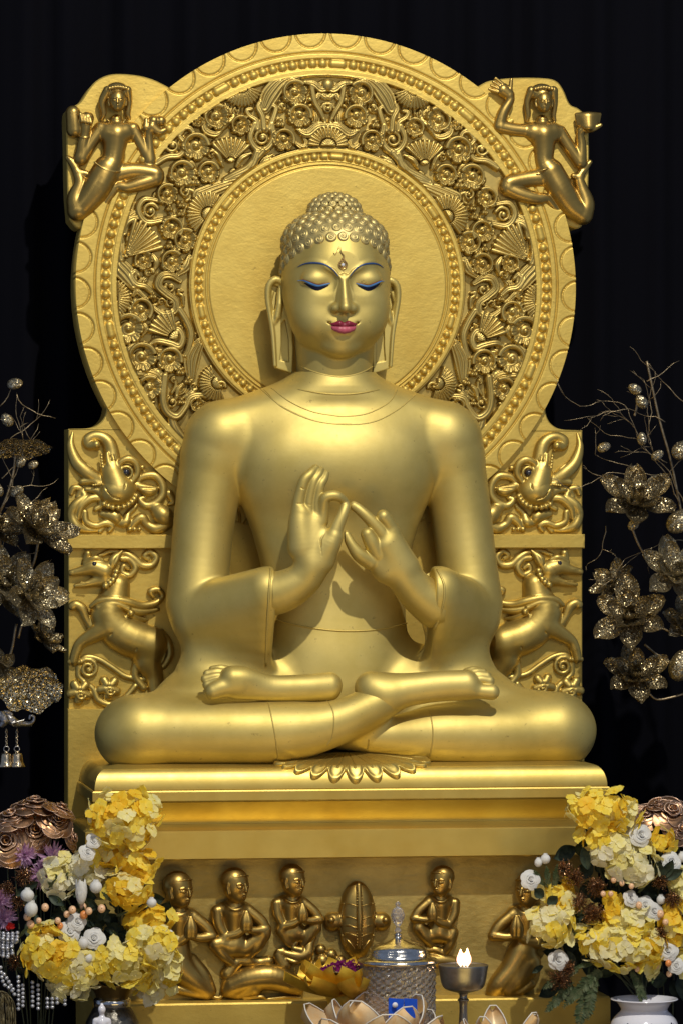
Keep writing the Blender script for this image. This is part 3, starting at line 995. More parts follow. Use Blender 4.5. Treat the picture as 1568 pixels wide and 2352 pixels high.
        bump(idx, np.where(best < 1, top - 9 + h, FL))
    def spiral(c, r, turns, a0, w, mi, top=5):
        pts = []; ws = []
        n = int(10 * turns)
        for i in range(n + 1):
            t = i / n; a = a0 + turns * 2 * math.pi * t
            rad = r * (1 - t) ** 0.8 * 0.88 + 0.4
            pts.append(np.array([c[0] + (-1 if mi else 1) * rad * math.cos(a), c[1] + rad * math.sin(a)])); ws.append(w * (1 - 0.45 * t))
        stroke(pts, ws, 0, top, mi)
        idx = near(c[0], c[1], r * 0.35); d = np.hypot(x[idx] - c[0], z[idx] - c[1]) / (r * 0.3)
        bump(idx, np.where(d < 1, top + 3 * np.sqrt(np.clip(1 - d * d, 0, 1)), FL))
    def ballf(c, r, top=2):
        idx = near(c[0], c[1], r); d = np.hypot(x[idx] - c[0], z[idx] - c[1]) / r
        bump(idx, np.where(d < 1, top - 6 + 10 * np.sqrt(np.clip(1 - d * d, 0, 1)), FL))
    fl = [(cD, 1170, 280, 118, 0.3), (cD, 1220, 510, 112, 1.3), (cD, 1060, 750, 104, 2.1), (cD, 630, 610, 92, 0.8), (cD, 385, 525, 120, 3.0), (cD, 180, 820, 128, 0.0),
          (cA, 700, 845, 66, 1.0), (cA, 845, 838, 56, 2.4), (cA, 620, 960, 54, 0.5), (cB, 1110, 315, 118, 1.9), (cB, 1255, 450, 120, 0.4), (cB, 1110, 685, 116, 2.6),
          (cB, 795, 672, 98, 0.9), (cB, 770, 1215, 124, 1.7), (cB, 630, 1425, 155, 0.2), (cC, 620, 405, 150, 1.1), (cC, 930, 435, 130, 2.2), (cC, 705, 745, 122, 0.6),
          (cA, 785, 560, 30, 0.6), (cC, 1235, 935, 75, 0.6)]
    fans = [(cD, 640, 215, 210, -1.75, 3.1, 17, 0.36), (cA, 846, 1068, 122, 2.55, 3.1, 16, 0.34), (cB, 438, 1095, 222, 0.05, 3.1, 17, 0.36), (cC, 1462, 690, 212, 3.5, 3.2, 17, 0.36),
            (cD, 530, 985, 262, 1.55, 1.75, 9, 0.22), (cB, 590, 640, 445, 0.78, 1.15, 8, 0.1), (cB, 1170, 1540, 340, 2.30, 1.25, 7, 0.3)]
    st = [(cD, [(1520, 88), (1250, 100), (1060, 160), (930, 300), (870, 430)], [26, 34, 62, 86, 60], 4, 3),
          (cD, [(800, 640), (790, 560), (720, 510), (695, 455), (745, 445)], [34, 30, 24, 22, 20], 0, 4),
          (cD, [(865, 640), (850, 520), (805, 430), (830, 375), (865, 400)], [34, 30, 24, 20, 20], 0, 6),
          (cD, [(920, 640), (965, 520), (985, 430), (935, 408), (910, 455)], [34, 30, 24, 22, 20], 0, 4),
          (cD, [(770, 600), (728, 730), (790, 840), (890, 845), (960, 740), (945, 600)], [30, 32, 34, 34, 32, 30], 0, 5),
          (cD, [(250, 560), (280, 660), (370, 700), (440, 670)], [20, 34, 32, 12], 3, 6),
          (cD, [(430, 665), (490, 590), (560, 525)], [18, 32, 14], 0, 6),
          (cD, [(590, 1020), (640, 935), (735, 890)], [14, 28, 14], 0, 4), (cD, [(455, 1020), (410, 900), (345, 850)], [14, 28, 14], 0, 4),
          (cD, [(850, 870), (770, 960), (690, 1045), (560, 1110), (480, 1150)], [40, 38, 38, 34, 26], 0, 6),
          (cD, [(1340, 180), (1370, 360), (1430, 470), (1480, 575)], [26, 26, 26, 16], 0, 6), (cD, [(1200, 655), (1300, 690), (1400, 620), (1500, 610)], [14, 44, 40, 24], 4, 8),
          (cD, [(1240, 175), (1360, 190), (1440, 250), (1520, 225)], [10, 30, 34, 26], 3, 6), (cD, [(1200, 800), (1260, 830), (1290, 790), (1260, 720)], [20, 34, 24, 12], 3, 4),
          (cD, [(1350, 350), (1400, 330), (1420, 290), (1480, 330), (1540, 300)], [20, 22, 14, 20, 16], 2, 4),
          (cD, [(30, 700), (70, 640), (130, 640), (160, 700), (110, 760)], [20, 26, 26, 24, 16], 0, 4), (cD, [(960, 900), (880, 950), (820, 1010)], [10, 24, 10], 2, 0),
          (cA, [(560, 790), (620, 755), (690, 745), (720, 690), (690, 645)], [18, 18, 17, 15, 12], 0, 4), (cA, [(1000, 890), (900, 925), (800, 965)], [14, 34, 38], 4, 3),
          (cA, [(1110, 735), (1085, 800), (1030, 860), (930, 890)], [22, 22, 20, 14], 0, 6),
          (cA, [(600, 1000), (500, 985), (465, 1045), (510, 1110), (610, 1095), (700, 1065)], [10, 16, 18, 18, 14, 8], 0, 6), (cA, [(385, 1165), (400, 1090), (455, 1050)], [22, 24, 10], 3, 4),
          (cA, [(700, 770), (760, 790), (780, 850)], [8, 14, 8], 0, 2), (cA, [(740, 930), (790, 960), (760, 1010)], [8, 14, 8], 0, 2),
          (cB, [(555, 660), (515, 500), (560, 330), (650, 225), (760, 195)], [42, 46, 46, 42, 26], 0, 6),
          (cB, [(900, 610), (945, 690), (920, 780)], [22, 38, 16], 0, 5), (cB, [(1310, 625), (1275, 740), (1180, 820)], [20, 46, 26], 2, 5),
          (cB, [(455, 610), (520, 720), (620, 830), (690, 950)], [60, 88, 92, 46], 4, 3),
          (cB, [(755, 840), (705, 790), (665, 850), (720, 935), (820, 960), (890, 1020)], [20, 28, 34, 36, 34, 26], 0, 6),
          (cB, [(1205, 900), (1100, 835), (1000, 850), (965, 950), (1050, 1040), (1150, 1120), (1140, 1230), (1020, 1265), (890, 1180)], [26, 44, 48, 46, 42, 40, 40, 38, 20], 3, 7),
          (cB, [(1195, 1210), (1275, 1340), (1325, 1480), (1300, 1640), (1260, 1720)], [40, 40, 40, 36, 30], 0, 6),
          (cB, [(1245, 1175), (1235, 1070), (1200, 1040), (1190, 1000), (1235, 1010)], [12, 22, 18, 20, 14], 0, 2), (cB, [(690, 1060), (730, 1010), (790, 1060), (850, 1110)], [16, 28, 24, 18], 2, 3),
          (cB, [(1110, 1420), (1190, 1440), (1230, 1530), (1190, 1620), (1100, 1590), (960, 1560), (880, 1590)], [24, 34, 40, 44, 40, 34, 20], 0, 8),
          (cB, [(780, 1340), (825, 1420), (790, 1500)], [18, 36, 16], 0, 4),
          (cC, [(640, 590), (530, 570), (455, 470), (455, 350), (540, 270)], [26, 42, 44, 40, 30], 0, 5),
          (cC, [(880, 620), (860, 850), (900, 1000), (1010, 1065), (1105, 960), (1160, 850), (1280, 825), (1360, 870)], [44, 46, 46, 46, 40, 36, 30, 20], 0, 6),
          (cC, [(960, 1090), (1000, 1200), (1090, 1330)], [50, 54, 54], 0, 2), (cC, [(1005, 860), (1030, 750), (1110, 685)], [20, 26, 16], 0, 5),
          (cC, [(1260, 250), (1180, 420), (1170, 640)], [50, 88, 46], 4, 3), (cC, [(960, 800), (1000, 720), (990, 650), (950, 660)], [18, 20, 18, 14], 0, 3),
          (cC, [(1090, 850), (1170, 790), (1230, 760)], [18, 26, 16], 0, 4), (cC, [(600, 620), (700, 570), (810, 620), (830, 720)], [20, 40, 42, 26], 3, 3),
          (cC, [(760, 540), (820, 560), (850, 640)], [16, 28, 20], 0, 4), (cC, [(700, 1050), (640, 1000), (660, 940)], [8, 14, 8], 0, 0)]
    sp = [(cD, 850, 735, 88, 1.6, 1.0, 20), (cD, 590, 470, 40, 1.2, 2.0, 14), (cD, 1045, 425, 38, 1.2, 1.0, 13), (cD, 345, 905, 46, 1.3, 0.5, 15), (cD, 1510, 440, 62, 1.5, 0.2, 16),
          (cA, 650, 692, 46, 1.4, 1.8, 11), (cA, 530, 1050, 48, 1.5, 0.4, 11), (cA, 722, 942, 32, 1.3, 2.0, 9), (cB, 860, 810, 56, 1.2, 0.2, 22), (cB, 1100, 965, 62, 1.3, 2.6, 20), (cB, 1100, 1140, 50, 1.4, 2.6, 14),
          (cB, 1000, 1130, 44, 1.2, 0.4, 14), (cC, 740, 955, 60, 1.4, 1.2, 18), (cC, 962, 905, 66, 1.5, 2.1, 18), (cC, 1190, 735, 40, 1.2, 0.6, 14), (cC, 985, 660, 38, 1.2, 1.6, 12), (cB, 1160, 1515, 70, 1.1, 0.6, 22)]
    tref = [(cB, 905, 1065, 26), (cB, 1085, 100, 24), (cB, 1220, 60, 26), (cB, 1210, 155, 26), (cC, 1050, 570, 28), (cC, 1130, 670, 28), (cB, 1090, 510, 30), (cB, 1165, 545, 28), (cA, 775, 890, 16), (cA, 560, 700, 14), (cC, 1060, 900, 26), (cD, 1030, 590, 28)]
    # low background tendrils and leaves that tie the larger motifs together
    rf_ = random.Random(12)
    for q in range(74):
        th_ = rf_.uniform(0.05, 2.75); r_ = rf_.uniform(335, 470)
        for mi in (False, True):
            sg = -1 if mi else 1
            c_ = np.array([-sg * r_ * math.sin(th_), r_ * math.cos(th_)])
            if q % 2: spiral(c_, 11 + (q % 5) * 1.6, 1.25, (q * 1.7) % 6.28, 4.6, mi, -4)
            else:
                a_ = (q * 2.3) % 6.28
                d1 = np.array([sg * math.cos(a_), math.sin(a_)]); d2 = np.array([-d1[1], d1[0]]) * sg
                stroke([c_ - d1 * 20, c_ + d2 * 7, c_ + d1 * 20], [2.5, 7.5, 2.5], 2 if q % 4 else 0, -4)
    for mi in (False, True):
        for conv, a, b, r, rot in fl: flower(L2(conv, a, b, mi), r * SCL[conv] * 1.14, rot, mi)
        for conv, a, b, r, di, spn, n_, hub in fans: fan(L2(conv, a, b, mi), r * SCL[conv], di, spn, n_, mi, hub)
        for conv, pts, w, ribs, top in st: stroke([L2(conv, *p, mi) for p in pts], [v * SCL[conv] * 1.08 for v in w], ribs, top, mi)
        for conv, a, b, r, tn, a0, w in sp: spiral(L2(conv, a, b, mi), r * SCL[conv], tn, a0, w * SCL[conv], mi)
        for conv, a, b, r in tref:
            c = L2(conv, a, b, mi); r = r * SCL[conv]
            for k in range(3): ballf(c + r * 0.95 * np.array([math.cos(k * 2.1 + 1.5), math.sin(k * 2.1 + 1.5)]), r, 4)
    fan(np.array([0, 318.0 + 2]), 48, math.pi / 2, 3.1, 15, False, 0.42)
    ballf(np.array([0, 462.0]), 14, 6)
    stroke([np.array([-40, 452.0]), np.array([0, 470.0]), np.array([40, 452.0])], [4, 6, 4], 0, 4)
    full = np.zeros_like(R); full[sel] = O
    H = H * (1 - band) + full * band
    # one extra ring for the wall, and the back
    X_ = np.concatenate([X, X[-1:]], 0); Z_ = np.concatenate([Z, Z[-1:]], 0)
    H_ = np.concatenate([H, np.full_like(H[-1:], -130.0)], 0)
    nr = X_.shape[0]
    V = np.stack([X_ + HC[0], H_, Z_ + HC[2]], -1).reshape(-1, 3)
    V = np.concatenate([V, [[HC[0], 0, HC[2]], [HC[0], -130, HC[2]]]], 0)
    i, j = np.meshgrid(np.arange(nr - 1), np.arange(nth), indexing='ij')
    a = i * nth + j; b = i * nth + (j + 1) % nth; c = (i + 1) * nth + (j + 1) % nth; d = (i + 1) * nth + j
    Q = np.stack([a, b, c, d], -1).reshape(-1, 4)[:, ::-1]
    ci = len(V) - 2
    jj = np.arange(nth)
    T1 = np.stack([np.full(nth, ci), jj, (jj + 1) % nth, (jj + 1) % nth], -1)
    return V, Q, ci, nth, nr

V, Q, ci, nth, nr = build_halo()
# centre cap as its own small fan of triangles keeps the grid simple
halo = mesh('halo_disc', V, Q, GOLD_SLAB, slab)
halo.data.materials.append(GOLD_ORN)
# carved band uses the darker carving paint
ctr = np.empty(len(halo.data.polygons) * 3, np.float32); halo.data.polygons.foreach_get('center', ctr)
ctr = ctr.reshape(-1, 3); off = wloc(halo)
rad = np.hypot(ctr[:, 0] + off[0] - HC[0] * S, ctr[:, 2] + off[2] - HC[2] * S) / S
mi_ = ((rad > 318) & (rad < 486)).astype(np.int32)
halo.data.polygons.foreach_set('material_index', mi_)
g = Geo()
n = 60
g.V = [(HC[0] + 10.9 * math.sin(2 * math.pi * k / n), 0, HC[2] + 10.9 * math.cos(2 * math.pi * k / n)) for k in range(n)]
g.F = [tuple(range(n))]; g.M = [0]
g.out('halo_centre', GOLD_SLAB, slab)

def prism(outline, d0, d1, bevel=3.0):
    """outline in world (x,z) list; front face at d1, back at d0, with a small front bevel"""
    o = np.array(outline, float); n = len(o)
    ar = 0.5 * np.sum(o[:, 0] * np.roll(o[:, 1], -1) - np.roll(o[:, 0], -1) * o[:, 1])
    if ar < 0: o = o[::-1]
    nx = np.roll(o, -1, 0) - np.roll(o, 1, 0)
    nn = np.stack([nx[:, 1], -nx[:, 0]], 1); nn /= np.linalg.norm(nn, axis=1)[:, None] + 1e-9
    inn = o - nn * bevel
    V = [(p[0], d0, p[1]) for p in o] + [(p[0], d1 - bevel, p[1]) for p in o] + [(p[0], d1, p[1]) for p in inn]
    F = [tuple(range(n))]
    for k in range(2):
        for i in range(n):
            j = (i + 1) % n
            F.append((k * n + i, k * n + j, (k + 1) * n + j, (k + 1) * n + i)[::-1])
    F.append(tuple(2 * n + i for i in range(n))[::-1])
    F = [f[::-1] for f in F]
    return V, F

def outl(pts, d, n=0):
    q = [P(u, v, d)[[0, 2]] for u, v in pts]
    return q

def box(x0, x1, d0, d1, z0, z1, bev=2.0):
    return prism([(x0, z0), (x1, z0), (x1, z1), (x0, z1)], d0, d1, bev)

# lower block with the animal panels (a straight-sided slab) and the lobes behind the flying figures
def smooth_outline(pts, corners, d, n=6):
    out = []; run = [pts[0]]
    for i in range(1, len(pts)):
        run.append(pts[i])
        if i in corners:
            out += [tuple(c) for c in catmull(run, n)][:-1] if len(run) > 2 else run[:-1]
            run = [pts[i]]
    out += [tuple(c) for c in catmull(run, n)] if len(run) > 2 else run
    return outl(out, d)
PL = -22.0
left = [(157, 1900), (157, 986), (205, 984), (228, 975), (243, 955), (248, 930)]
o = outl([(157, 1900), (157, 986)], PL) + [tuple(P(u, v, PL)[[0, 2]]) for u, v, *_ in catmull([(157, 985, 0), (205, 983, 0), (228, 973, 0), (241, 955, 0), (247, 925, 0)], 5)]
xl = [tuple(p) for p in o]
xr = [(-p[0] + 2, p[1]) for p in xl[::-1]]
g = Geo(); g.add(prism(xl + xr, -130, PL, 2.5))
g.out('lower_slab', GOLD_SLAB, slab, smooth=False)
lobeL = [(160, 505), (155, 440), (153, 330), (152, 258), (165, 246), (185, 232), (203, 205), (222, 184), (250, 171), (285, 169), (330, 175), (370, 190), (400, 215), (430, 300), (380, 420), (260, 500), (200, 518), (178, 524)]
lobeR = [(1345, 505), (1350, 440), (1352, 340), (1348, 275), (1330, 250), (1308, 238), (1293, 205), (1275, 184), (1240, 178), (1180, 178), (1140, 182), (1110, 190), (1090, 215), (1080, 300), (1120, 420), (1240, 500), (1300, 518), (1328, 524)]
for lb in (lobeL, lobeR):
    cl = catmull([(*p, 0) for p in lb + [lb[0]]], 4)[:-1]
    g = Geo(); g.add(prism([tuple(P(c[0], c[1], PL)[[0, 2]]) for c in cl], -126, PL, 3))
    g.out('slab_lobe', GOLD_SLAB, slab, smooth=False)
# cross bar and bottom stage
pb0 = P(157, 1228, 2); pb1 = P(157, 1261, 2)
for s in (-1, 1):
    xs = sorted([s * (-pb0[0] + 1), s * 250])
    g = Geo(); g.add(box(xs[0], xs[1], -30, 0, pb1[2], pb0[2], 2.5)); g.out('cross_bar', GOLD_SLAB, slab, smooth=False)
    g = Geo(); g.add(box(xs[0], xs[1], -30, -1.5, Pz(1905, 0), Pz(1625, 0), 2.5)); g.out('plain_panel', GOLD_SLAB, slab, smooth=False)

# ---------------------------------------------------------------- reliefs by strokes
class Relief:
    fat = 1.0
    def __init__(s, conv, sc, base, mirror=False, sq=1.0):
        s.conv = conv; s.sc = sc; s.base = base; s.ops = []; s.mi = mirror; s.sq = sq
    def pt(s, x, y, dz):
        p = P(*s.conv(x, y), s.base); p[1] = s.base + dz
        if s.mi: p[0] = -p[0]
        return p
    def path(s, pts, k=2.0, lift=0.0, op='add', n=5, emb=0.45):
        """pts (cx,cy,r[,dz])"""
        q = []
        for p in pts:
            r = p[2] * s.sc * s.fat
            dz = (p[3] if len(p) > 3 else r * emb) + lift
            q.append((*s.pt(p[0], p[1], dz), r))
        if len(q) == 1: q = q * 2
        s.ops.append(('p', q, k, op, n if len(q) > 2 else 0)); return s
    def ell(s, x, y, rx, ry, rd, dz=0, k=2.0, op='add'):
        s.ops.append(('e', s.pt(x, y, dz), (rx * s.sc, rd, ry * s.sc), k, op)); return s
    def spiral(s, x, y, r, turns, a0, w, dz=3, k=1, sgn=1):
        pts = []
        n = int(turns * 12)
        for i in range(n + 1):
            t = i / n; a = a0 + sgn * turns * 2 * math.pi * t; rad = r * (1 - t) ** 0.85
            pts.append((x + rad * math.cos(a), y + rad * math.sin(a), w * (1 - 0.35 * t), dz + 3 * t))
        return s.path(pts, k, n=0)
    def beads(s, pts, r, n, dz=6):
        cp = catmull([(a, b, 0) for a, b in pts], 10)
        idx = np.linspace(0, len(cp) - 1, n).astype(int)
        for i in idx: s.path([(cp[i][0], cp[i][1], r, dz)], 0.5)
        return s
    def build(s, h):
        lo = np.full(3, 1e9); hi = -lo
        for o in s.ops:
            if o[3 if o[0] == 'p' else 4] == 'sub': continue
            if o[0] == 'p':
                A = np.array(o[1]); m = A[:, 3].max(); a, b = A[:, :3].min(0) - m, A[:, :3].max(0) + m
            else: a, b = o[1] - np.array(o[2]), o[1] + np.array(o[2])
            lo = np.minimum(lo, a); hi = np.maximum(hi, b)
        lo -= 4 * h; hi += 4 * h
        lo[1] = max(lo[1], s.base - 8)
        B = Sdf(lo, hi, h)
        for o in s.ops:
            if o[0] == 'p': B.path(o[1], o[2], o[3], o[4])
            else: B.ell(o[1], o[2], o[3], o[4])
        # flat back slightly inside the wall
        B.put((lo[0], lo[1], lo[2]), (hi[0], s.base - 4, hi[2]), lambda X, D, Z: D - (s.base - 5) + 0 * X + 0 * Z, 0, 'sub')
        return B.mesh(1)

def eye_part(parent, R, x, y, r, dz, mat=None):
    p = R.pt(x, y, dz)
    g = Geo(); g.add(ball_geo(p, r, 14, 10)); return g.out('eye', mat or DARK_EYE, parent)
DARK_EYE = plain('dark_painted_eye', (0.02, 0.02, 0.03), 0.2, coat=0.5)

def makara(mi):
    R = Relief(cE, 0.3125, PL, mi); R.fat = 1.14
    R.path([(430, 470, 82), (470, 590, 100), (455, 600, 100)], 6, emb=0.3)
    R.path([(430, 620, 80), (520, 600, 80)], 10, emb=0.3)
    R.path([(320, 285, 20, 14), (300, 265, 30, 14), (262, 262, 36), (252, 225, 36), (300, 200, 36), (360, 210, 40), (410, 260, 46), (430, 350, 52), (425, 440, 66)], 4)
    R.path([(310, 262, 26, 20)], 2)
    R.path([(390, 330, 14, 22), (400, 400, 18, 26), (430, 440, 14, 28)], 3)
    R.path([(142, 170, 8), (128, 270, 26), (170, 390, 42), (250, 470, 48), (340, 530, 40)], 2)
    R.path([(160, 190, 4, 10), (190, 310, 5, 13), (240, 400, 5, 15), (310, 450, 5, 15)], 1, op='sub')
    R.path([(210, 535, 22, 10), (290, 528, 26, 13), (350, 560, 24, 15), (395, 555, 20, 18)], 2)
    R.path([(240, 590, 16, 8), (320, 600, 26, 10), (400, 640, 46, 10)], 4)
    for i in range(9): R.path([(346 + i * 2.5, 340 + i * 22, 11, 22)], 0.5)
    R.path([(468, 450, 18, 22), (485, 395, 22, 24), (545, 368, 25, 24), (600, 400, 25, 22), (612, 470, 24, 20), (570, 535, 20, 20)], 3)
    ring = [(528 + 44 * math.cos(a), 468 + 44 * math.sin(a), 10, 26) for a in np.linspace(0, 2 * math.pi, 17)]
    R.path(ring, 2, n=0)
    R.path([(440, 330, 6, 30), (450, 370, 8, 30)], 1); R.path([(415, 330, 5, 30), (422, 372, 7, 30)], 1)
    R.path([(600, 560, 22), (650, 500, 26), (740, 490, 28), (795, 550, 28), (800, 630, 28), (750, 690, 28), (680, 710, 26), (635, 670, 22), (670, 650, 16)], 2, lift=4)
    R.path([(600, 555, 20, 10), (700, 600, 40, 10), (765, 580, 8, 12)], 2)
    R.path([(640, 580, 10, 24), (740, 585, 6, 22)], 3, op='sub')
    R.path([(650, 430, 20, 12)], 2); R.path([(560, 380, 10, 22), (640, 420, 10, 10)], 1)
    R.beads([(365, 700), (430, 725), (510, 720), (570, 685), (600, 640)], 18, 9, 24)
    R.path([(130, 620, 18), (150, 580, 22), (200, 590, 22), (180, 640, 18)], 2)
    R.path([(215, 610, 22), (225, 650, 28), (160, 710, 34), (135, 780, 30), (170, 860, 34), (250, 890, 22), (330, 890, 16)], 2)
    R.path([(180, 800, 20), (200, 720, 28), (270, 660, 28), (340, 660, 24), (350, 710, 20), (310, 735, 18)], 2, lift=3)
    R.path([(230, 760, 22), (240, 830, 26), (310, 860, 24), (380, 840, 24), (430, 860, 20), (410, 895, 16)], 2, lift=2)
    R.path([(360, 770, 26), (450, 790, 42), (480, 830, 30), (530, 830, 36), (550, 770, 22), (600, 720, 18), (610, 690, 12)], 3)
    R.path([(740, 720, 36), (800, 780, 62), (840, 830, 44), (760, 880, 38), (690, 850, 30), (650, 800, 32), (600, 830, 30), (560, 890, 20)], 4)
    for i in range(3): R.path([(560 + i * 35, 885, 15, 8)], 1)
    R.path([(850, 620, 26), (880, 680, 22), (850, 700, 14)], 2)
    R.path([(340, 900, 18), (370, 860, 16), (350, 830, 12)], 1)
    R.path([(355, 560, 6, 34), (420, 640, 6, 40), (470, 660, 6, 40)], 2, op='sub')
    R.path([(520, 545, 5, 42), (500, 600, 5, 42), (460, 620, 5, 42)], 2, op='sub')
    for i in range(5): R.path([(285 + i * 16, 560 - i * 2, 8, 24)], 0.5)
    R.path([(150, 740, 5, 24), (170, 820, 5, 24), (230, 880, 5, 20)], 1, op='sub'); R.path([(200, 740, 4, 26), (260, 670, 5, 28), (320, 670, 4, 26)], 1, op='sub')
    R.path([(760, 760, 5, 36), (800, 740, 5, 36), (830, 750, 4, 34)], 1, op='sub')
    m = mesh('sea_beast_relief', *R.build(1.25), GOLD_BEAST, slab)
    m['label'] = 'gold beast head with upturned curled trunk and round dark eye'
    eye_part(m, R, 527, 467, 8.5, 24)
    return m
def beast(mi):
    R = Relief(cE, 0.3125, PL, mi); R.fat = 1.14
    R.path([(470, 1300, 82), (440, 1420, 104), (400, 1510, 118), (470, 1620, 122), (580, 1690, 124), (700, 1720, 112)], 6, emb=0.15)
    R.path([(700, 1740, 110, 4), (690, 1850, 90, 3), (740, 1960, 60, 3), (760, 2100, 50, 3)], 10)
    R.path([(620, 1840, 34, 4), (600, 1960, 26, 4), (660, 2050, 24, 4)], 4)
    R.path([(130, 1205, 22, 12), (220, 1185, 34, 14), (300, 1165, 56, 12), (370, 1190, 66, 10)], 6)
    R.path([(160, 1300, 14, 10), (230, 1290, 22, 11), (300, 1270, 34, 10), (380, 1250, 56, 8)], 5)
    R.path([(150, 1250, 8, 22), (220, 1258, 12, 25), (300, 1225, 8, 28)], 2, op='sub')
    R.path([(240, 1100, 26, 10), (250, 1065, 24, 14)], 3); R.path([(230, 1130, 18, 16), (300, 1095, 18, 22), (350, 1110, 16, 20)], 3)
    R.path([(420, 1165, 24, 18), (440, 1110, 34, 18), (500, 1045, 8, 16)], 2)
    R.path([(430, 1150, 10, 34), (465, 1080, 8, 30)], 3, op='sub')
    R.path([(340, 1080, 16), (420, 1050, 20), (520, 1060, 24), (590, 1100, 28), (650, 1150, 28), (720, 1150, 26), (755, 1095, 24), (710, 1050, 22), (670, 1080, 20), (700, 1105, 16)], 2)
    R.path([(500, 1100, 20), (560, 1110, 22), (600, 1170, 24), (560, 1225, 24), (505, 1200, 20), (515, 1155, 18), (550, 1175, 14)], 2, lift=3)
    R.beads([(455, 1195), (440, 1240), (415, 1275), (375, 1300)], 21, 5, 30)
    R.path([(395, 1600, 72, 22), (300, 1655, 54, 18), (200, 1720, 38, 12), (165, 1790, 34, 10), (150, 1850, 30, 8)], 4)
    for i in range(3): R.path([(120 + i * 32, 1860 + (i % 2) * 12, 18, 8)], 1)
    R.path([(290, 1620, 30, 4), (240, 1540, 26, 8), (210, 1470, 34, 8), (165, 1440, 32, 8), (140, 1450, 30, 8)], 3)
    R.path([(270, 1450, 16, 24), (330, 1410, 22, 30), (440, 1400, 28, 34), (540, 1420, 30, 30), (640, 1445, 28, 20), (740, 1430, 24, 12), (800, 1380, 18, 8), (770, 1330, 22, 8), (715, 1340, 24, 8), (730, 1375, 16, 8)], 2)
    R.path([(320, 1460, 18, 32), (440, 1430, 18, 38), (540, 1470, 18, 34)], 2)
    R.path([(540, 1470, 22, 28), (640, 1490, 26, 18), (770, 1475, 12, 6)], 2); R.path([(550, 1510, 22, 24), (620, 1540, 24, 14), (690, 1550, 10, 6)], 2)
    R.path([(560, 1500, 22, 34)], 2)
    R.spiral(480, 1550, 52, 1.6, -0.5, 11, 34); R.path([(520, 1600, 26, 26), (560, 1570, 22, 26)], 2)
    R.path([(790, 1640, 24), (840, 1710, 26), (855, 1800, 26), (820, 1880, 22), (780, 1910, 16)], 2)
    R.spiral(255, 1910, 72, 1.9, -2.4, 16, 6); R.path([(185, 1870, 18), (240, 1825, 20), (330, 1840, 20), (430, 1900, 20), (540, 1970, 20), (690, 1990, 18)], 2)
    R.path([(185, 1880, 18), (185, 1960, 18), (230, 2010, 20), (290, 2060, 22), (330, 2140, 24), (420, 2175, 24), (520, 2130, 24), (600, 2040, 22)], 2)
    for cx, cy, r in ((190, 2080, 86), (405, 2050, 84)):
        for k in range(5):
            a = k * 1.256 + 0.4
            R.path([(cx + r * 0.35 * math.cos(a), cy + r * 0.35 * math.sin(a), r * 0.34, 8), (cx + r * 0.75 * math.cos(a), cy + r * 0.75 * math.sin(a), r * 0.36, 5)], 2)
        R.spiral(cx + 8, cy + 20, r * 0.42, 1.4, 0.4, 10, 15)
    R.path([(480, 1210, 5, 42), (495, 1300, 5, 40), (480, 1380, 5, 42)], 1, op='sub')
    R.path([(330, 1440, 5, 50), (430, 1410, 6, 56), (540, 1440, 6, 50), (640, 1460, 5, 36)], 1, op='sub')
    R.path([(440, 1610, 5, 44), (380, 1700, 5, 42), (330, 1740, 5, 30)], 2, op='sub'); R.path([(610, 1720, 5, 44), (590, 1790, 5, 42), (620, 1850, 5, 34)], 2, op='sub')
    R.path([(520, 1075, 5, 28), (600, 1120, 5, 30), (680, 1150, 5, 30), (740, 1120, 4, 26)], 1, op='sub')
    R.path([(140, 1195, 6, 22), (180, 1175, 6, 26)], 1, op='sub'); R.path([(190, 1275, 5, 28), (250, 1275, 5, 30)], 0.5, n=0)
    m = mesh('rearing_beast_relief', *R.build(1.25), GOLD_BEAST, slab)
    m['label'] = 'rearing winged beast with open jaws and scrolled mane, carved in relief'
    eye_part(m, R, 295, 1140, 6.0, 27)
    return m
for mi in (False, True): makara(mi); beast(mi)

# ---------------------------------------------------------------- small relief people
def face(R, x, y, w, dz, look=0.0, hair=True, ht=1.35):
    """head of half width w (crop units) at depth dz ; look = turn to the side in radians"""
    sc = R.sc; ws = w * sc
    R.ell(x, y, w, w * ht, ws * 1.0, dz, 2)
    def at(az, fy, out=0.0):
        q = math.sqrt(max(0.05, 1 - (fy / ht) ** 2)) + out
        return x + w * q * math.sin(az + look), y + w * fy, dz + ws * q * math.cos(az + look)
    def st(pts, k=1.0, op='add'):
        R.path([(*at(a, f, o)[:2], w * r, at(a, f, o)[2]) for a, f, o, r in pts], k, n=0, op=op)
    jx, jy, jd = at(0, 0.75, -0.45)
    R.ell(jx, jy, w * 0.56, w * 0.58, ws * 0.55, jd, 4)
    for s in (-1, 1):
        st([(s * 0.22, 0.02, 0.05, 0.11), (s * 0.45, -0.02, 0.05, 0.15), (s * 0.7, 0.0, 0.05, 0.10)], 2, 'sub')
        st([(s * 0.28, 0.05, -0.04, 0.09), (s * 0.45, 0.04, -0.04, 0.13), (s * 0.66, 0.05, -0.04, 0.08)], 0.6)
        st([(s * 0.12, -0.10, 0.02, 0.06), (s * 0.42, -0.24, 0.0, 0.07), (s * 0.75, -0.16, 0.0, 0.05)], 1)
    st([(0, -0.15, 0.0, 0.09), (0, 0.25, 0.12, 0.12), (0, 0.36, 0.12, 0.14)], 1.5)
    st([(-0.24, 0.64, 0.02, 0.06), (0, 0.62, 0.08, 0.09), (0.24, 0.64, 0.02, 0.06)], 0.6)
    st([(-0.18, 0.78, 0.03, 0.06), (0, 0.79, 0.08, 0.10), (0.18, 0.78, 0.03, 0.06)], 0.6)
    for s in (-1, 1):
        if s * look > 0.3: continue
        st([(s * 1.45, -0.2, 0.0, 0.13), (s * 1.5, 0.1, 0.05, 0.12), (s * 1.45, 0.55, 0.06, 0.14)], 1)

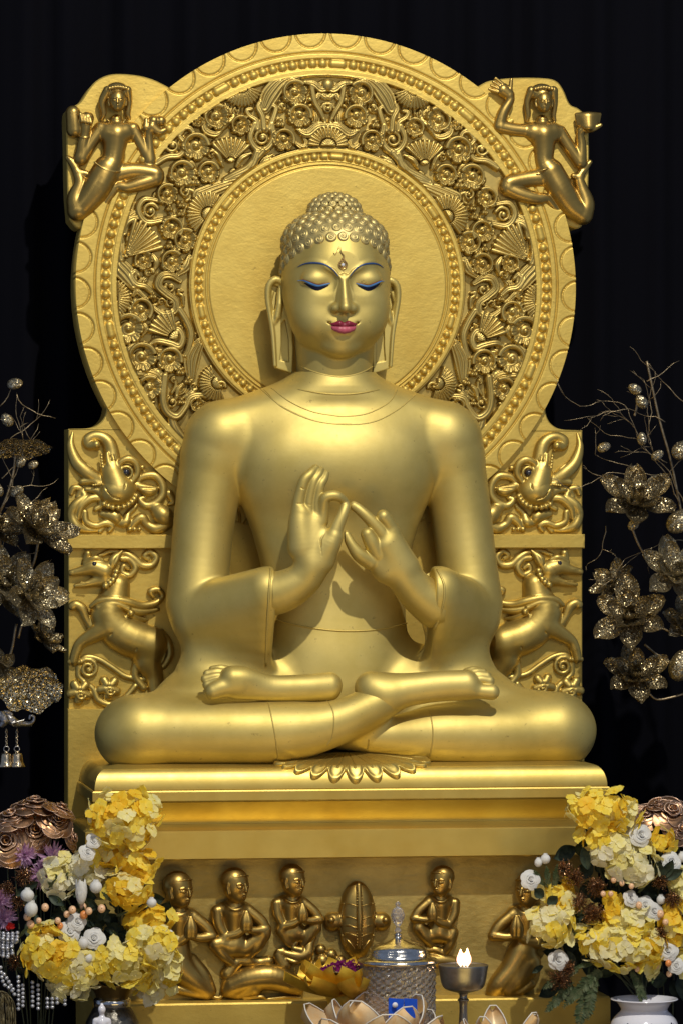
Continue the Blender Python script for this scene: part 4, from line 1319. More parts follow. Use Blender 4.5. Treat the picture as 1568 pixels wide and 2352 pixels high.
def flying(conv, arms, side):
    R = Relief(conv, 0.42188, PL)
    x0, hx = (340, 342) if side < 0 else (1090, 1082)
    return R, x0, hx
def fingers(R, x, y, ang, L, r, dz, n=4, spread=0.16, k=0.8):
    for i in range(n):
        a = ang + (i - (n - 1) / 2) * spread
        ox = -math.sin(ang) * (i - (n - 1) / 2) * r * 1.7; oy = math.cos(ang) * (i - (n - 1) / 2) * r * 1.7
        R.path([(x + ox, y + oy, r, dz), (x + ox + L * math.cos(a), y + oy + L * math.sin(a), r * 0.8, dz)], k, n=0)

# left flying figure
R = Relief(cA, 0.42188, PL); R.fat = 1.12
R.path([(340, 560, 30, 16), (342, 600, 34, 16)], 3)
R.path([(300, 625, 56, 12), (380, 625, 56, 12)], 6); R.path([(338, 640, 66, 14), (328, 720, 56, 14), (318, 780, 54, 14), (300, 830, 60, 14)], 6)
face(R, 342, 455, 46, 32, -0.1)
R.ell(342, 405, 66, 52, 20, 22, 3)
R.path([(288, 400, 22, 30), (262, 460, 20, 22), (270, 520, 15, 18), (262, 548, 10, 16)], 2); R.path([(396, 400, 22, 30), (408, 460, 16, 22), (402, 520, 14, 18), (410, 548, 10, 16)], 2)
for t in range(7): R.path([(296 + t * 15, 392 - 8 * math.sin(t / 6 * math.pi), 10, 44)], 1)
R.beads([(290, 560), (312, 578), (342, 584), (372, 576), (385, 560)], 5, 12, 26)
R.path([(255, 605, 36, 14), (200, 680, 34, 14), (150, 760, 38, 12)], 5); R.path([(150, 765, 36, 12), (158, 690, 30, 18), (168, 640, 25, 22), (172, 600, 28, 24)], 3)
R.path([(172, 565, 36, 24), (180, 550, 32, 26)], 4); 
for i in range(4): R.path([(140 + i * 17, 530 + i * 8, 10, 36), (148 + i * 16, 568 + i * 3, 10, 38)], 0.6, n=0)
R.path([(104, 520, 36, 16), (108, 560, 38, 16), (112, 610, 40, 14)], 3)
ring = [(165 + 27 * math.cos(a), 648 + 9 * math.sin(a), 5, 22 + 10 * max(0, math.sin(a))) for a in np.linspace(0, math.pi, 7)]
R.path(ring, 0.5)
R.path([(430, 605, 34, 14), (475, 690, 32, 14), (520, 775, 34, 14)], 5); R.path([(520, 780, 34, 14), (518, 700, 26, 18), (514, 640, 22, 22), (520, 610, 24, 24)], 3)
R.path([(530, 595, 28, 24), (570, 625, 20, 26), (600, 615, 14, 26)], 3); R.path([(540, 565, 28, 22)], 2); R.path([(580, 565, 26, 22)], 2)
R.path([(498, 600, 20, 26), (500, 560, 12, 26)], 2)
R.path([(290, 820, 66, 14), (250, 900, 72, 14), (190, 990, 62, 12), (140, 1045, 54, 10)], 5); R.path([(130, 1050, 52, 12), (120, 980, 42, 10), (145, 900, 32, 10), (125, 830, 24, 8), (95, 780, 18, 8), (78, 762, 14, 8)], 3)
R.path([(130, 840, 20, 10), (175, 850, 18, 12)], 3)
for i in range(3): R.path([(82 + i * 10, 765 + i * 10, 9, 12)], 0.5)
R.path([(340, 850, 56, 8), (440, 835, 44, 14), (540, 850, 44, 18), (552, 868, 44, 18)], 5); R.path([(548, 880, 40, 20), (470, 905, 36, 22), (400, 925, 30, 22), (345, 920, 24, 20), (310, 965, 20, 18), (280, 1010, 17, 14)], 3)
R.path([(370, 905, 16, 20), (335, 925, 18, 20)], 2)
R.path([(215, 790, 4, 36), (270, 830, 4, 44), (330, 845, 4, 40), (385, 835, 3, 24)], 1); R.path([(180, 985, 4, 34), (220, 1005, 4, 36), (255, 1000, 4, 30)], 1)
m = mesh('flying_figure', *R.build(1.1), GOLD_FIG, slab); m['label'] = 'bronze toned flying figure with long hair holding a club shape'
# right flying figure
R = Relief(cA2, 0.42188, PL); R.fat = 1.12
R.path([(1084, 560, 28, 16), (1086, 600, 32, 16)], 3)
R.path([(1040, 625, 54, 12), (1135, 625, 54, 12)], 6); R.path([(1090, 640, 66, 14), (1092, 720, 54, 14), (1095, 780, 50, 14), (1120, 840, 60, 14)], 6)
face(R, 1086, 462, 45, 32, 0.05)
R.ell(1078, 412, 70, 52, 20, 22, 3)
R.path([(1018, 400, 22, 28), (1000, 460, 17, 22), (1006, 530, 14, 18), (1000, 560, 9, 16)], 2); R.path([(1140, 400, 22, 28), (1150, 470, 15, 22), (1146, 530, 12, 18), (1152, 560, 9, 16)], 2)
for t in range(7): R.path([(1035 + t * 15, 395 - 8 * math.sin(t / 6 * math.pi), 10, 44)], 1)
R.beads([(1032, 580), (1060, 600), (1086, 606), (1112, 596), (1128, 576)], 5, 12, 26)
R.path([(1020, 618, 34, 14), (930, 610, 34, 16), (860, 595, 36, 16)], 5); R.path([(850, 590, 34, 16), (868, 520, 28, 20), (905, 455, 22, 22), (905, 430, 22, 22)], 3)
R.path([(900, 420, 28, 20), (870, 395, 34, 18)], 3); fingers(R, 850, 385, 3.65, 46, 10, 24, 4, 0.12); R.path([(905, 410, 13, 24), (912, 340, 9, 24)], 1.5)
R.path([(1180, 622, 34, 14), (1230, 700, 32, 14), (1290, 785, 34, 12)], 5); R.path([(1292, 785, 33, 12), (1296, 700, 26, 16), (1288, 645, 21, 20), (1290, 620, 22, 22)], 3)
R.path([(1300, 608, 22, 24), (1350, 608, 18, 30), (1392, 590, 11, 34)], 3)
R.path([(1130, 840, 66, 14), (1180, 930, 68, 14), (1240, 1020, 58, 12), (1300, 1070, 50, 10)], 5); R.path([(1310, 1075, 48, 10), (1325, 1010, 42, 10), (1300, 930, 32, 10), (1288, 870, 24, 10), (1320, 820, 18, 8), (1348, 785, 12, 8)], 3)
R.path([(1295, 870, 18, 12), (1255, 862, 15, 14)], 3)
R.path([(1100, 870, 54, 8), (1000, 880, 44, 14), (910, 900, 44, 18), (895, 915, 44, 18)], 5); R.path([(895, 930, 40, 20), (970, 965, 38, 22), (1050, 985, 32, 22), (1105, 985, 24, 20), (1150, 1030, 18, 16), (1200, 1065, 13, 12)], 3)
R.path([(1045, 845, 4, 40), (1090, 830, 4, 44), (1170, 800, 4, 30)], 1); R.path([(1195, 1025, 4, 34), (1240, 1030, 4, 32), (1280, 1010, 4, 26)], 1)
# bowl in the raised hand
for i in range(7):
    t = i / 6
    R.path([(1268 + 8 * (1 - t) , 585 - 55 * t, 10, 22), (1330, 592 - 60 * t + 8, 18 + 4 * t, 36 - 6 * t), (1395 - 10 * (1 - t), 580 - 52 * t, 8, 22)], 2, n=3)
m = mesh('flying_figure', *R.build(1.1), GOLD_FIG, slab); m['label'] = 'bronze toned flying figure with one raised palm and a bowl'

# ================================================================ pedestal
ped = thing('pedestal', 'gold stepped pedestal with rounded cushion top and kneeling figures carved along its front', 'pedestal', (0, 200, Pz(2345, 370)))
def molding(prof, hw, back, name, mat, hwr=None):
    """prof: list of (out, z): out = how far the surface stands in front of / beside the core; mitred at both front corners"""
    hwr = hwr or hw
    V = []; F = []
    for out, z in prof:
        V += [(-hw - out, back, z), (-hw - out, out, z), (hwr + out, out, z), (hwr + out, back, z)]
    n = len(prof)
    for i in range(n - 1):
        for j in range(3):
            a = i * 4 + j
            F.append((a, a + 1, a + 5, a + 4)[::-1])
    F.append((0, 1, 2, 3)); F.append(tuple((n - 1) * 4 + j for j in range(4))[::-1])
    V = [(v[0], v[1] if v[1] == back else v[1], v[2]) for v in V]
    g = Geo(); g.add((V, F)); return g
FD = 372.0
z_ = lambda v: Pz(v, FD)
def mold_obj(name, prof, hw=573, front=FD, mat=None, smooth=False, back=-10):
    g = molding([(o_, z_(v)) for o_, v in prof], hw, back, name, mat)
    g.V = [(v[0], (v[1] + front) if v[1] != back else back, v[2]) for v in g.V]
    o = g.out(name, mat or GOLD_SLAB, ped, smooth=True, angle=28)
    return o
GOLD_PED = metal_paint('gold_paint_pedestal', (0.62, 0.47, 0.13), (0.55, 0.39, 0.09), 0.42, 0.85, 0.2, 30, 300, 0.002, 6)
# rounded cushion
cush = [(-60, 1757), (-40, 1761)] + [(-30 + 30 * math.sin(a), 1811 - 49 * math.cos(a)) for a in np.linspace(0.05, math.pi / 2, 22)]
cu = mold_obj('cushion', cush[::-1][0:0] + [(-5, 1816)] + cush[::-1], mat=GOLD_PED, smooth=True)
band_p = [(-6, 1840), (3, 1839), (5, 1836), (5, 1816), (3, 1813), (-4, 1812)]
mold_obj('upper_band', band_p, mat=GOLD_PED)
cove = [(-36, 1892)] + [(-36 + 38 * (t ** 1.5), 1888 - 48 * t) for t in np.linspace(0, 1, 20)] + [(-10, 1838)]
mold_obj('cove', cove, mat=GOLD_PED, smooth=True)
mold_obj('ledge', [(-50, 1972), (2, 1972), (6, 1969), (6, 1907), (2, 1903), (-30, 1893), (-60, 1892)], hw=588, mat=GOLD_PED)
fz = FD - 66
mold_obj('frieze_wall', [(0, 2300), (0, 1966)], hw=566, front=fz, mat=GOLD_FRIEZE)
mold_obj('foot_block', [(0, 2700), (0, 2304), (-3, 2300), (-70, 2299)], hw=580, mat=GOLD_SLAB)

# lotus fan carved over the cushion
c0 = P(805, 1742, 300)
na, nt_ = 300, 44
V = []
nl = 11
for i in range(na + 1):
    a = math.pi * (0.01 + 0.98 * i / na)
    fr = ((i / na) * nl) % 1.0 - 0.5
    out = math.sin(a)
    for j in range(nt_ + 1):
        t = j / nt_
        tm = t * (1 - 0.30 * fr * fr * 4 * (0.35 + 0.65 * out) * 0.7)
        px = c0[0] + (30 + 150 * tm) * math.cos(a)
        s_len = 262 + 140 * tm * out ** 0.42      # arc length forward over the cushion
        if s_len < 342: dd, zz = s_len, z_(1762) + (z_(1740) - z_(1762)) * ((342 - s_len) / 80.0) ** 1.0
        else:
            ph = min((s_len - 342) / 42.0, 1.5)
            dd = 342 + 30 * math.sin(ph); zz = z_(1762) - (z_(1762) - z_(1811)) * (1 - math.cos(ph))
        lobe = max(0.0, min(1.0, (t - 0.70) / 0.1))
        rim = math.exp(-((t - 0.95) / 0.05) ** 2) + (math.exp(-((abs(fr) - 0.42) / 0.07) ** 2) if t > 0.74 else 0)
        dish = -1.6 * lobe * max(0, 1 - (fr / 0.4) ** 2) * (1 - max(0, (t - 0.8) / 0.2) ** 2)
        rib = -2.6 * math.exp(-((abs(fr) if t < 0.74 else 0.5 - abs(fr)) / 0.05) ** 2) * (1 if t < 0.8 else 0.4)
        h = 8 + dish + 2.6 * min(rim, 1.2) * lobe + rib
        if j == nt_: h = -4
        V.append((px, dd + h * 0.75, zz + h * 0.66))
F = [(i * (nt_ + 1) + j, (i + 1) * (nt_ + 1) + j, (i + 1) * (nt_ + 1) + j + 1, i * (nt_ + 1) + j + 1) for i in range(na) for j in range(nt_)]
mesh('lotus_fan', V, np.array(F)[:, ::-1], GOLD_PED, ped)

FB = fz
def pray(R, sx, x, y, s, look, hs):
    s = s * 1.07
    """small monk with joined palms. x,y neck base (crop units), hs = head half width"""
    d = 10
    hd = d + 24; hy0 = y - hs * 1.38
    face(R, x, hy0, hs, hd, look * 0.72, ht=1.3)
    R.ell(x - look * hs * 0.12, hy0 - hs * 0.42, hs * 1.06, hs * 1.0, hs * R.sc * 1.0, hd - 1, 1.5)
    R.path([(x + hs * (0.95 * math.sin(a_ + look * 0.72)), hy0 - hs * (0.62 + 0.22 * math.cos(a_)), hs * 0.07, hd + hs * R.sc * (0.86 * math.cos(a_ + look * 0.72))) for a_ in np.linspace(-1.3, 1.3, 9)], 0.8, n=0)
    R.path([(x - look * s * 0.1, y - s * 0.6, s * 0.55, d + 16), (x, y + s * 0.2, s * 0.62, d + 12)], 3)
    R.path([(x - s * 0.9, y + s * 0.1, s * 0.07, d + 16), (x - s * 0.4, y + s * 0.55, s * 0.07, d + 22 + s * 0.1), (x + s * 0.3, y + s * 0.55, s * 0.07, d + 22 + s * 0.1), (x + s * 0.85, y + s * 0.1, s * 0.07, d + 16)], 0.6)
    R.path([(x - s * 1.0, y + s * 0.75, s * 0.8, d), (x + s * 0.9, y + s * 0.75, s * 0.8, d)], 5)
    R.path([(x, y + s * 0.9, s * 1.25, d + 2), (x, y + s * 2.6, s * 1.0, d), (x + look * s * 0.1, y + s * 4.0, s * 0.95, d)], 6)
    hx, hy = x + look * s * 1.0, y + s * 1.6
    for far in (0, 1):
        q = look if far else -look
        sh = (x + q * s * (1.35 if far else 1.65), y + s * 0.85)
        el = (x + q * s * (2.9 if far else 0.9), y + s * (2.5 if far else 3.2))
        R.path([(sh[0], sh[1], s * 0.62, d + 4), ((sh[0] + el[0]) / 2 + (q * s * 0.25), (sh[1] + el[1]) / 2, s * 0.55, d + 8), (el[0], el[1], s * 0.5, d + 10)], 3)
        R.path([(el[0], el[1], s * 0.48, d + 12), ((el[0] + hx) / 2, (el[1] + hy + s * 1.1) / 2, s * 0.40, d + 19), (hx + q * s * 0.25, hy + s * 0.9, s * 0.3, d + 24)], 2)
        R.path([(hx + q * s * 0.18, hy + s * 0.8, s * 0.38, d + 25), (hx + q * s * 0.18, hy + s * 0.1, s * 0.38, d + 27), (hx + q * s * 0.06, hy - s * 0.8, s * 0.16, d + 26)], 1)
        R.path([(hx + q * s * 0.55 - s * 0.28, hy + s * 1.15, s * 0.1, d + 24), (hx + q * s * 0.55 + s * 0.28, hy + s * 1.15, s * 0.1, d + 24)], 0.6, n=0)
    R.path([(hx, hy - s * 0.6, s * 0.05, d + 25 + s * R.sc * 0.5), (hx, hy + s * 0.7, s * 0.05, d + 27 + s * R.sc * 0.5)], 0.5, n=0, op='sub')

def monk(conv, sc, x, y, s, look, legs, label, hs):
    R = Relief(conv, sc, FB)
    pray(R, 1, x, y, s, look, hs)
    for pts, k in legs: R.path(pts, k)
    m = mesh('praying_figure', *R.build(1.0), GOLD_FIG, ped); m['label'] = label
    return m
# (crop F) kneeling man at the left, two squatting men
monk(cF, 0.29167, 165, 425, 84, 1, [([(130, 760, 110, 6), (190, 900, 110, 8), (300, 1010, 90, 10), (390, 1090, 62, 10)], 8), ([(270, 850, 60, 3), (360, 960, 60, 6), (420, 1080, 50, 8)], 6), ([(390, 1110, 44, 12), (280, 1090, 44, 14), (130, 1060, 44, 8), (60, 1040, 40, 6)], 3)],
     'kneeling shaven figure with joined palms at the far left of the frieze', 104)
monk(cF, 0.29167, 610, 385, 78, 1, [([(620, 720, 96, 6), (700, 740, 80, 10), (830, 640, 56, 18)], 8), ([(835, 630, 56, 18), (790, 720, 46, 20), (730, 800, 36, 14), (740, 850, 34, 10)], 3), ([(580, 740, 90, 8), (510, 710, 70, 16), (460, 710, 56, 20)], 8), ([(460, 720, 54, 20), (520, 800, 44, 20), (590, 860, 34, 14), (640, 880, 26, 10)], 3),
                                     ([(560, 950, 60, 6), (640, 850, 50, 6), (720, 850, 46, 8), (800, 860, 40, 6), (880, 850, 44, 6)], 4)],
     'squatting shaven figure with joined palms above the reclining deer', 100)
monk(cF, 0.29167, 1060, 335, 68, 1, [([(1090, 620, 80, 6), (1160, 640, 60, 10), (1240, 580, 46, 18)], 8), ([(1240, 585, 46, 18), (1190, 660, 38, 18), (1150, 720, 30, 12)], 3), ([(1060, 650, 70, 6), (1000, 620, 50, 14), (975, 600, 44, 16)], 8), ([(975, 610, 44, 16), (1030, 690, 36, 16), (1080, 730, 28, 12)], 3)],
     'small squatting shaven figure beside the wheel, hands joined', 92)
monk(cG, 0.33333, 815, 290, 58, -1, [([(810, 540, 72, 6), (740, 560, 56, 10), (670, 510, 42, 18)], 8), ([(670, 515, 42, 18), (710, 570, 36, 18), (750, 620, 28, 12)], 3), ([(830, 560, 66, 6), (880, 570, 50, 14), (900, 540, 40, 16)], 8), ([(900, 550, 40, 16), (880, 630, 32, 16), (845, 690, 24, 10)], 3),
                                      ([(730, 665, 26, 6), (790, 665, 28, 8), (840, 690, 30, 8)], 3), ([(760, 740, 50, 6), (840, 740, 46, 6), (910, 750, 40, 6)], 3)],
     'small squatting shaven figure right of the wheel, turned to the left', 76)
monk(cG, 0.33333, 1410, 365, 74, -1, [([(1380, 690, 96, 6), (1320, 800, 90, 8), (1230, 900, 76, 10), (1190, 950, 56, 10)], 8), ([(1430, 760, 84, 10), (1360, 850, 74, 14), (1290, 940, 60, 14)], 6), ([(1290, 960, 46, 16), (1350, 950, 38, 18), (1440, 900, 34, 16)], 3)],
     'kneeling shaven figure with joined palms at the right end of the frieze', 88)

# wheel of the law seen edge on, flanked by two bosses
R = Relief(cG, 0.33333, FB)
R.ell(250, 460, 128, 262, 34, 8, 3)
for q in (-1, 1):
    R.path([(250 + q * 14, 240, 5, 46), (250 + q * 20, 460, 5, 48), (250 + q * 14, 640, 5, 42)], 1, op='sub')
    for yy, xx in ((340, 115), (430, 122), (490, 124), (545, 116)):
        R.path([(250 + q * 24, yy + 12, 4, 44), (250 + q * 70, yy, 4, 38), (250 + q * xx, yy + 4, 4, 18)], 0.8)
    R.path([(250 + q * 165, 470, 66, 8), (250 + q * 150, 465, 60, 8)], 4)
    R.path([(250 + q * 185, 455, 22, 28)], 2)
    R.path([(250 + q * 60, 260, 5, 34), (250 + q * 104, 370, 5, 26), (250 + q * 112, 500, 5, 22), (250 + q * 90, 620, 5, 24)], 0.8, op='sub')
    R.path([(250 + q * 30, 650, 5, 34), (250 + q * 60, 610, 5, 34), (250 + q * 110, 560, 4, 20)], 0.8)
R.path([(250, 215, 18, 30), (250, 300, 17, 38), (250, 460, 17, 43), (250, 640, 12, 36)], 1.5)
for i in range(20): R.path([(232, 260 + i * 19, 5, 42)], 0.4); R.path([(268, 260 + i * 19, 5, 42)], 0.4)
m = mesh('wheel_relief', *R.build(1.0), GOLD_FIG, ped); m['label'] = 'upright wheel seen edge on in the middle of the frieze'
# deer and rocks
R = Relief(cF, 0.29167, FB)
R.path([(600, 1040, 92, 8), (720, 990, 100, 14), (880, 970, 104, 16), (1020, 1010, 92, 14), (1100, 1060, 60, 10)], 10)
R.path([(560, 1080, 60, 10), (640, 1110, 40, 12), (760, 1060, 60, 20)], 6)
R.path([(680, 1140, 12, 20), (820, 1125, 14, 22), (870, 1145, 12, 18), (1010, 1130, 14, 20), (1130, 1140, 12, 14)], 2)
R.path([(430, 1130, 16, 8), (490, 1140, 18, 10), (530, 1100, 14, 8)], 2)
m = mesh('reclining_deer_relief', *R.build(1.1), GOLD_FIG, ped)
R = Relief(cF, 0.29167, FB)
R.path([(1000, 880, 60, 8), (960, 800, 44, 10), (990, 760, 26, 12)], 6)
R.path([(950, 760, 12, 16), (1030, 790, 30, 16), (1120, 810, 50, 16), (1180, 780, 50, 16), (1200, 710, 36, 14), (1235, 660, 20, 12)], 5)
R.path([(1090, 700, 20, 18), (1070, 740, 20, 18), (1130, 760, 30, 20)], 3); R.path([(1020, 830, 12, 20), (1080, 850, 14, 24), (1150, 840, 14, 20)], 3)
for a_, b_, r_ in ((1290, 760, 44), (1370, 800, 50), (1300, 850, 62), (1440, 850, 50), (1180, 840, 44), (1500, 880, 50), (1250, 900, 60)): R.path([(a_, b_, r_, 6)], 2)
m = mesh('deer_head_relief', *R.build(1.1), GOLD_FIG, ped)
# robe line along the base of the frieze
# ================================================================ flowers and ornaments beside the throne
def petal_mat(name, c1, c2, transl=0.35, rough=0.55, scale=60):
    m, nt, b = mat_new(name)
    n = _noise(nt, scale, 3)
    r = _ramp(nt, n.outputs[0], [(0.35, c1), (0.65, c2)])
    nt.links.new(r.outputs[0], b.inputs['Base Color']); b.inputs['Roughness'].default_value = rough
    b.inputs['Specular IOR Level'].default_value = 0.25
    tr = nt.nodes.new('ShaderNodeBsdfTranslucent'); nt.links.new(r.outputs[0], tr.inputs[0])
    mx = nt.nodes.new('ShaderNodeMixShader'); mx.inputs[0].default_value = transl
    nt.links.new(b.outputs[0], mx.inputs[1]); nt.links.new(tr.outputs[0], mx.inputs[2])
    nt.links.new(mx.outputs[0], nt.nodes['Material Output'].inputs[0])
    return m
YEL = petal_mat('yellow_silk_petal', (0.95, 0.72, 0.055), (0.96, 0.82, 0.17))
YEL2 = petal_mat('golden_silk_petal', (0.90, 0.56, 0.025), (0.94, 0.70, 0.07))
YEL3 = petal_mat('pale_yellow_silk_petal', (0.90, 0.80, 0.26), (0.92, 0.86, 0.46))
CREAM = petal_mat('cream_silk_petal', (0.82, 0.75, 0.36), (0.90, 0.86, 0.60))
CREAM2 = petal_mat('ivory_silk_petal', (0.84, 0.80, 0.56), (0.90, 0.88, 0.74))
WHITE = petal_mat('white_silk_petal', (0.70, 0.70, 0.68), (0.82, 0.82, 0.82), 0.25)
PINK = petal_mat('lilac_silk_petal', (0.62, 0.36, 0.58), (0.76, 0.56, 0.74))
GREEN = petal_mat('dusty_green_leaf', (0.015, 0.026, 0.020), (0.05, 0.07, 0.045), 0.1)
FERN = petal_mat('fern_green', (0.05, 0.08, 0.03), (0.12, 0.14, 0.07), 0.2)
BERRY = plain('peach_berry', (0.80, 0.50, 0.30), 0.35, var=0.3)
BERRY2 = plain('orange_berry', (0.75, 0.28, 0.08), 0.35)
STEM = plain('dark_stem', (0.05, 0.06, 0.025), 0.6)
COPPER = metal_paint('brushed_copper_petal', (0.42, 0.24, 0.13), (0.30, 0.16, 0.08), 0.34, 0.95, 0.25, 60, 400, 0.002, 30)
PETAL_EDGE = metal_paint('worn_copper_edge', (0.62, 0.44, 0.34), (0.5, 0.34, 0.25), 0.4, 0.9, 0.2, 60, 400, 0.002, 30)
def glitter_mat(name, base, flake, rough=0.35, cov=0.5, scale=900):
    m, nt, b = mat_new(name)
    tc = nt.nodes.new('ShaderNodeTexCoord')
    v = nt.nodes.new('ShaderNodeTexVoronoi'); v.inputs['Scale'].default_value = scale
    nt.links.new(tc.outputs['Object'], v.inputs['Vector'])
    r = _ramp(nt, v.outputs['Color'], [(0.45, base), (0.75, flake)])
    nt.links.new(r.outputs[0], b.inputs['Base Color'])
    b.inputs['Metallic'].default_value = 0.95; b.inputs['Roughness'].default_value = rough
    vm = nt.nodes.new('ShaderNodeVectorMath'); vm.operation = 'SUBTRACT'; vm.inputs[1].default_value = (0.5, 0.5, 0.5)
    nt.links.new(v.outputs['Color'], vm.inputs[0])
    sc = nt.nodes.new('ShaderNodeVectorMath'); sc.operation = 'SCALE'; sc.inputs['Scale'].default_value = 1.15
    nt.links.new(vm.outputs[0], sc.inputs[0])
    ge = nt.nodes.new('ShaderNodeNewGeometry')
    ad = nt.nodes.new('ShaderNodeVectorMath'); ad.operation = 'ADD'
    nt.links.new(ge.outputs['Normal'], ad.inputs[0]); nt.links.new(sc.outputs[0], ad.inputs[1])
    nm = nt.nodes.new('ShaderNodeVectorMath'); nm.operation = 'NORMALIZE'; nt.links.new(ad.outputs[0], nm.inputs[0])
    nt.links.new(nm.outputs[0], b.inputs['Normal'])
    return m
GLIT = glitter_mat('champagne_glitter', (0.20, 0.165, 0.10), (0.72, 0.58, 0.33), 0.32, scale=420)
GLIT2 = glitter_mat('silver_gold_glitter', (0.27, 0.23, 0.15), (0.78, 0.68, 0.46), 0.34, scale=420)
GLITB = glitter_mat('bronze_glitter', (0.18, 0.09, 0.04), (0.75, 0.45, 0.25), 0.25, scale=500)
TWIG = metal_paint('glitter_twig', (0.34, 0.27, 0.17), (0.16, 0.12, 0.07), 0.4, 0.9, 0.4, 200, 600, 0.002, 60)

def unit(v): return v / (np.linalg.norm(v) + 1e-9)
def frame(n, rnd=None):
    a = np.cross(n, (0.31, 0.2, 0.93)); a = unit(a); return a, np.cross(n, a)
def petal(c, dr, n, L, W, cup=0.25, curl=0.2, nt=5, ns=4, shape='round', ruffle=0.0, rnd=None):
    sd = np.cross(dr, n)
    V = []
    ph = rnd.uniform(0, 6) if rnd else 0
    for i in range(nt + 1):
        t = i / nt
        if shape == 'round': w = W * max(0.16 * (1 - t), math.sqrt(max(0.012, 1 - ((t - 0.56) / 0.45) ** 2)))
        elif shape == 'lotus': w = W * math.sin(math.pi * (0.05 + 0.90 * t ** 1.25)) ** 0.75
        else: w = W * math.sin(math.pi * (0.04 + 0.95 * t)) ** 0.9
        for j in range(ns + 1):
            s = j / ns * 2 - 1
            ll = L * (t - (0.10 * s * s * t if shape == 'round' else 0.0))
            h = cup * W * s * s + curl * L * t * t + ruffle * W * math.sin(ph + s * 4 + t * 3) * t
            V.append(c + dr * ll + sd * (w * s) + n * h)
    F = [(i * (ns + 1) + j, i * (ns + 1) + j + 1, (i + 1) * (ns + 1) + j + 1, (i + 1) * (ns + 1) + j) for i in range(nt) for j in range(ns)]
    return V, F

def sphere_pts(n, rnd, front=-0.25):
    out = []
    ga = math.pi * (3 - math.sqrt(5))
    for i in range(n):
        z = 1 - 2 * (i + 0.5) / n; r = math.sqrt(1 - z * z); a = ga * i
        p = np.array([r * math.cos(a), r * math.sin(a), z]) + np.array([rnd.gauss(0, 0.09) for _ in range(3)])
        if p[1] > front: out.append(unit(p))
    return out

def hydrangea(parent, u, v, ru, rv, d, mats, seed, L=22.5, name='hydrangea_head'):
    rnd = random.Random(seed); c = P(u, v, d); ru *= 1.06; rv *= 1.06
    rd = min(ru, rv) * 0.8
    g = Geo()
    area = (ru * rv + ru * rd + rv * rd) / 3 * 4 * math.pi
    for p in sphere_pts(int(area / (L * L * 1.5)), rnd):
        rs = rnd.uniform(0.80, 1.15)
        pos = c + p * np.array([ru, rd, rv]) * rs * 0.88
        n = unit(p / np.array([ru, rd, rv]) * rd + np.array([rnd.gauss(0, 0.25) for _ in range(3)]))
        a, b = frame(n); r0 = rnd.uniform(0, 1.57); m = rnd.choices(range(len(mats)), [3, 2, 1.3][:len(mats)])[0]
        l = L * rnd.uniform(0.8, 1.1)
        for k in range(4):
            an = r0 + k * math.pi / 2 + rnd.gauss(0, 0.12)
            dr = math.cos(an) * a + math.sin(an) * b
            dr = unit(dr + n * rnd.uniform(-0.08, 0.22))
            nn = unit(n - dr * (n @ dr))
            g.add(petal(pos + nn * (k % 2) * 0.8, dr, nn, l * rnd.uniform(0.9, 1.1), l * 0.54, 0.16 * rnd.uniform(-0.3, 1.2), rnd.uniform(-0.30, 0.14), 8, 6, ruffle=0.05, rnd=rnd), m)
        g.add(ball_geo(pos + n * 2, 1.8, 5, 4), 0)
    # inner core hides gaps with the same blossom colour
    g.add(ball_geo(c - np.array([0, rd * 0.15, 0]), (ru * 0.6, rd * 0.6, rv * 0.6), 14, 10), 0)
    return g.out(name, None, parent, mats=mats)

def rose(parent, u, v, r, d, mat, seed, look=(0, 1, 0.25), name='rose', layers=4, edge=None, tight=1.0):
    rnd = random.Random(seed); c = P(u, v, d); n = unit(np.array(look, float)); a, b = frame(n)
    g = Geo(); NT, NA = 7, 10
    for ly in range(layers):
        f = ly / (layers - 1); k = 3 + (ly > 0) + (ly > 2)
        R_ = r * (0.24 + 0.70 * f); top = r * (0.50 - 0.38 * f)
        for i in range(k):
            an0 = i * 2 * math.pi / k + ly * 1.1 + rnd.gauss(0, 0.12); A = (0.78 + 0.1 * rnd.random()) * 2 * math.pi / k
            sw = rnd.choice([-1, 1]) * 0.07; Rr = R_ * rnd.uniform(0.94, 1.06); tp = top + r * rnd.gauss(0, 0.04); V = []
            for it in range(NT + 1):
                t = it / NT
                for ia in range(NA + 1):
                    s = ia / NA * 2 - 1; an = an0 + A * s * (0.55 + 0.45 * t ** 0.5)
                    edge_ = 1 - 0.30 * abs(s) ** 3
                    tt = t * edge_
                    rho = Rr * (0.22 + 0.62 * tt ** 0.7 + (0.20 + 0.22 * f) * max(0, tt - 0.6) ** 1.2 / 0.33) * (1 + sw * s) * (1 + 0.03 * math.sin(an * 5 + ly) * t)
                    h = -r * 0.55 + (tp + r * 0.55) * (1 - (1 - tt) ** 1.5) - r * (0.10 + 0.22 * f) * max(0, tt - 0.72) / 0.28
                    V.append(c + n * h + rho * (math.cos(an) * a + math.sin(an) * b))
            F = [(q * (NA + 1) + w, q * (NA + 1) + w + 1, (q + 1) * (NA + 1) + w + 1, (q + 1) * (NA + 1) + w) for q in range(NT) for w in range(NA)]
            g.add((V, F), 0)
            if edge:
                g.add(tube_geo(V[NT * (NA + 1):], r * 0.030, 4), 1)
    pts = [c + n * r * (0.10 + 0.36 * t) + (math.cos(t * 10) * a + math.sin(t * 10) * b) * r * (0.17 - 0.10 * t) for t in np.linspace(0, 1, 22)]
    g.add(tube_geo(pts, r * 0.06, 6), 0)
    g.add(ball_geo(c - n * r * 0.15, r * 0.26, 8, 6), 0)
    return g.out(name, None, parent, mats=[mat, edge or mat])

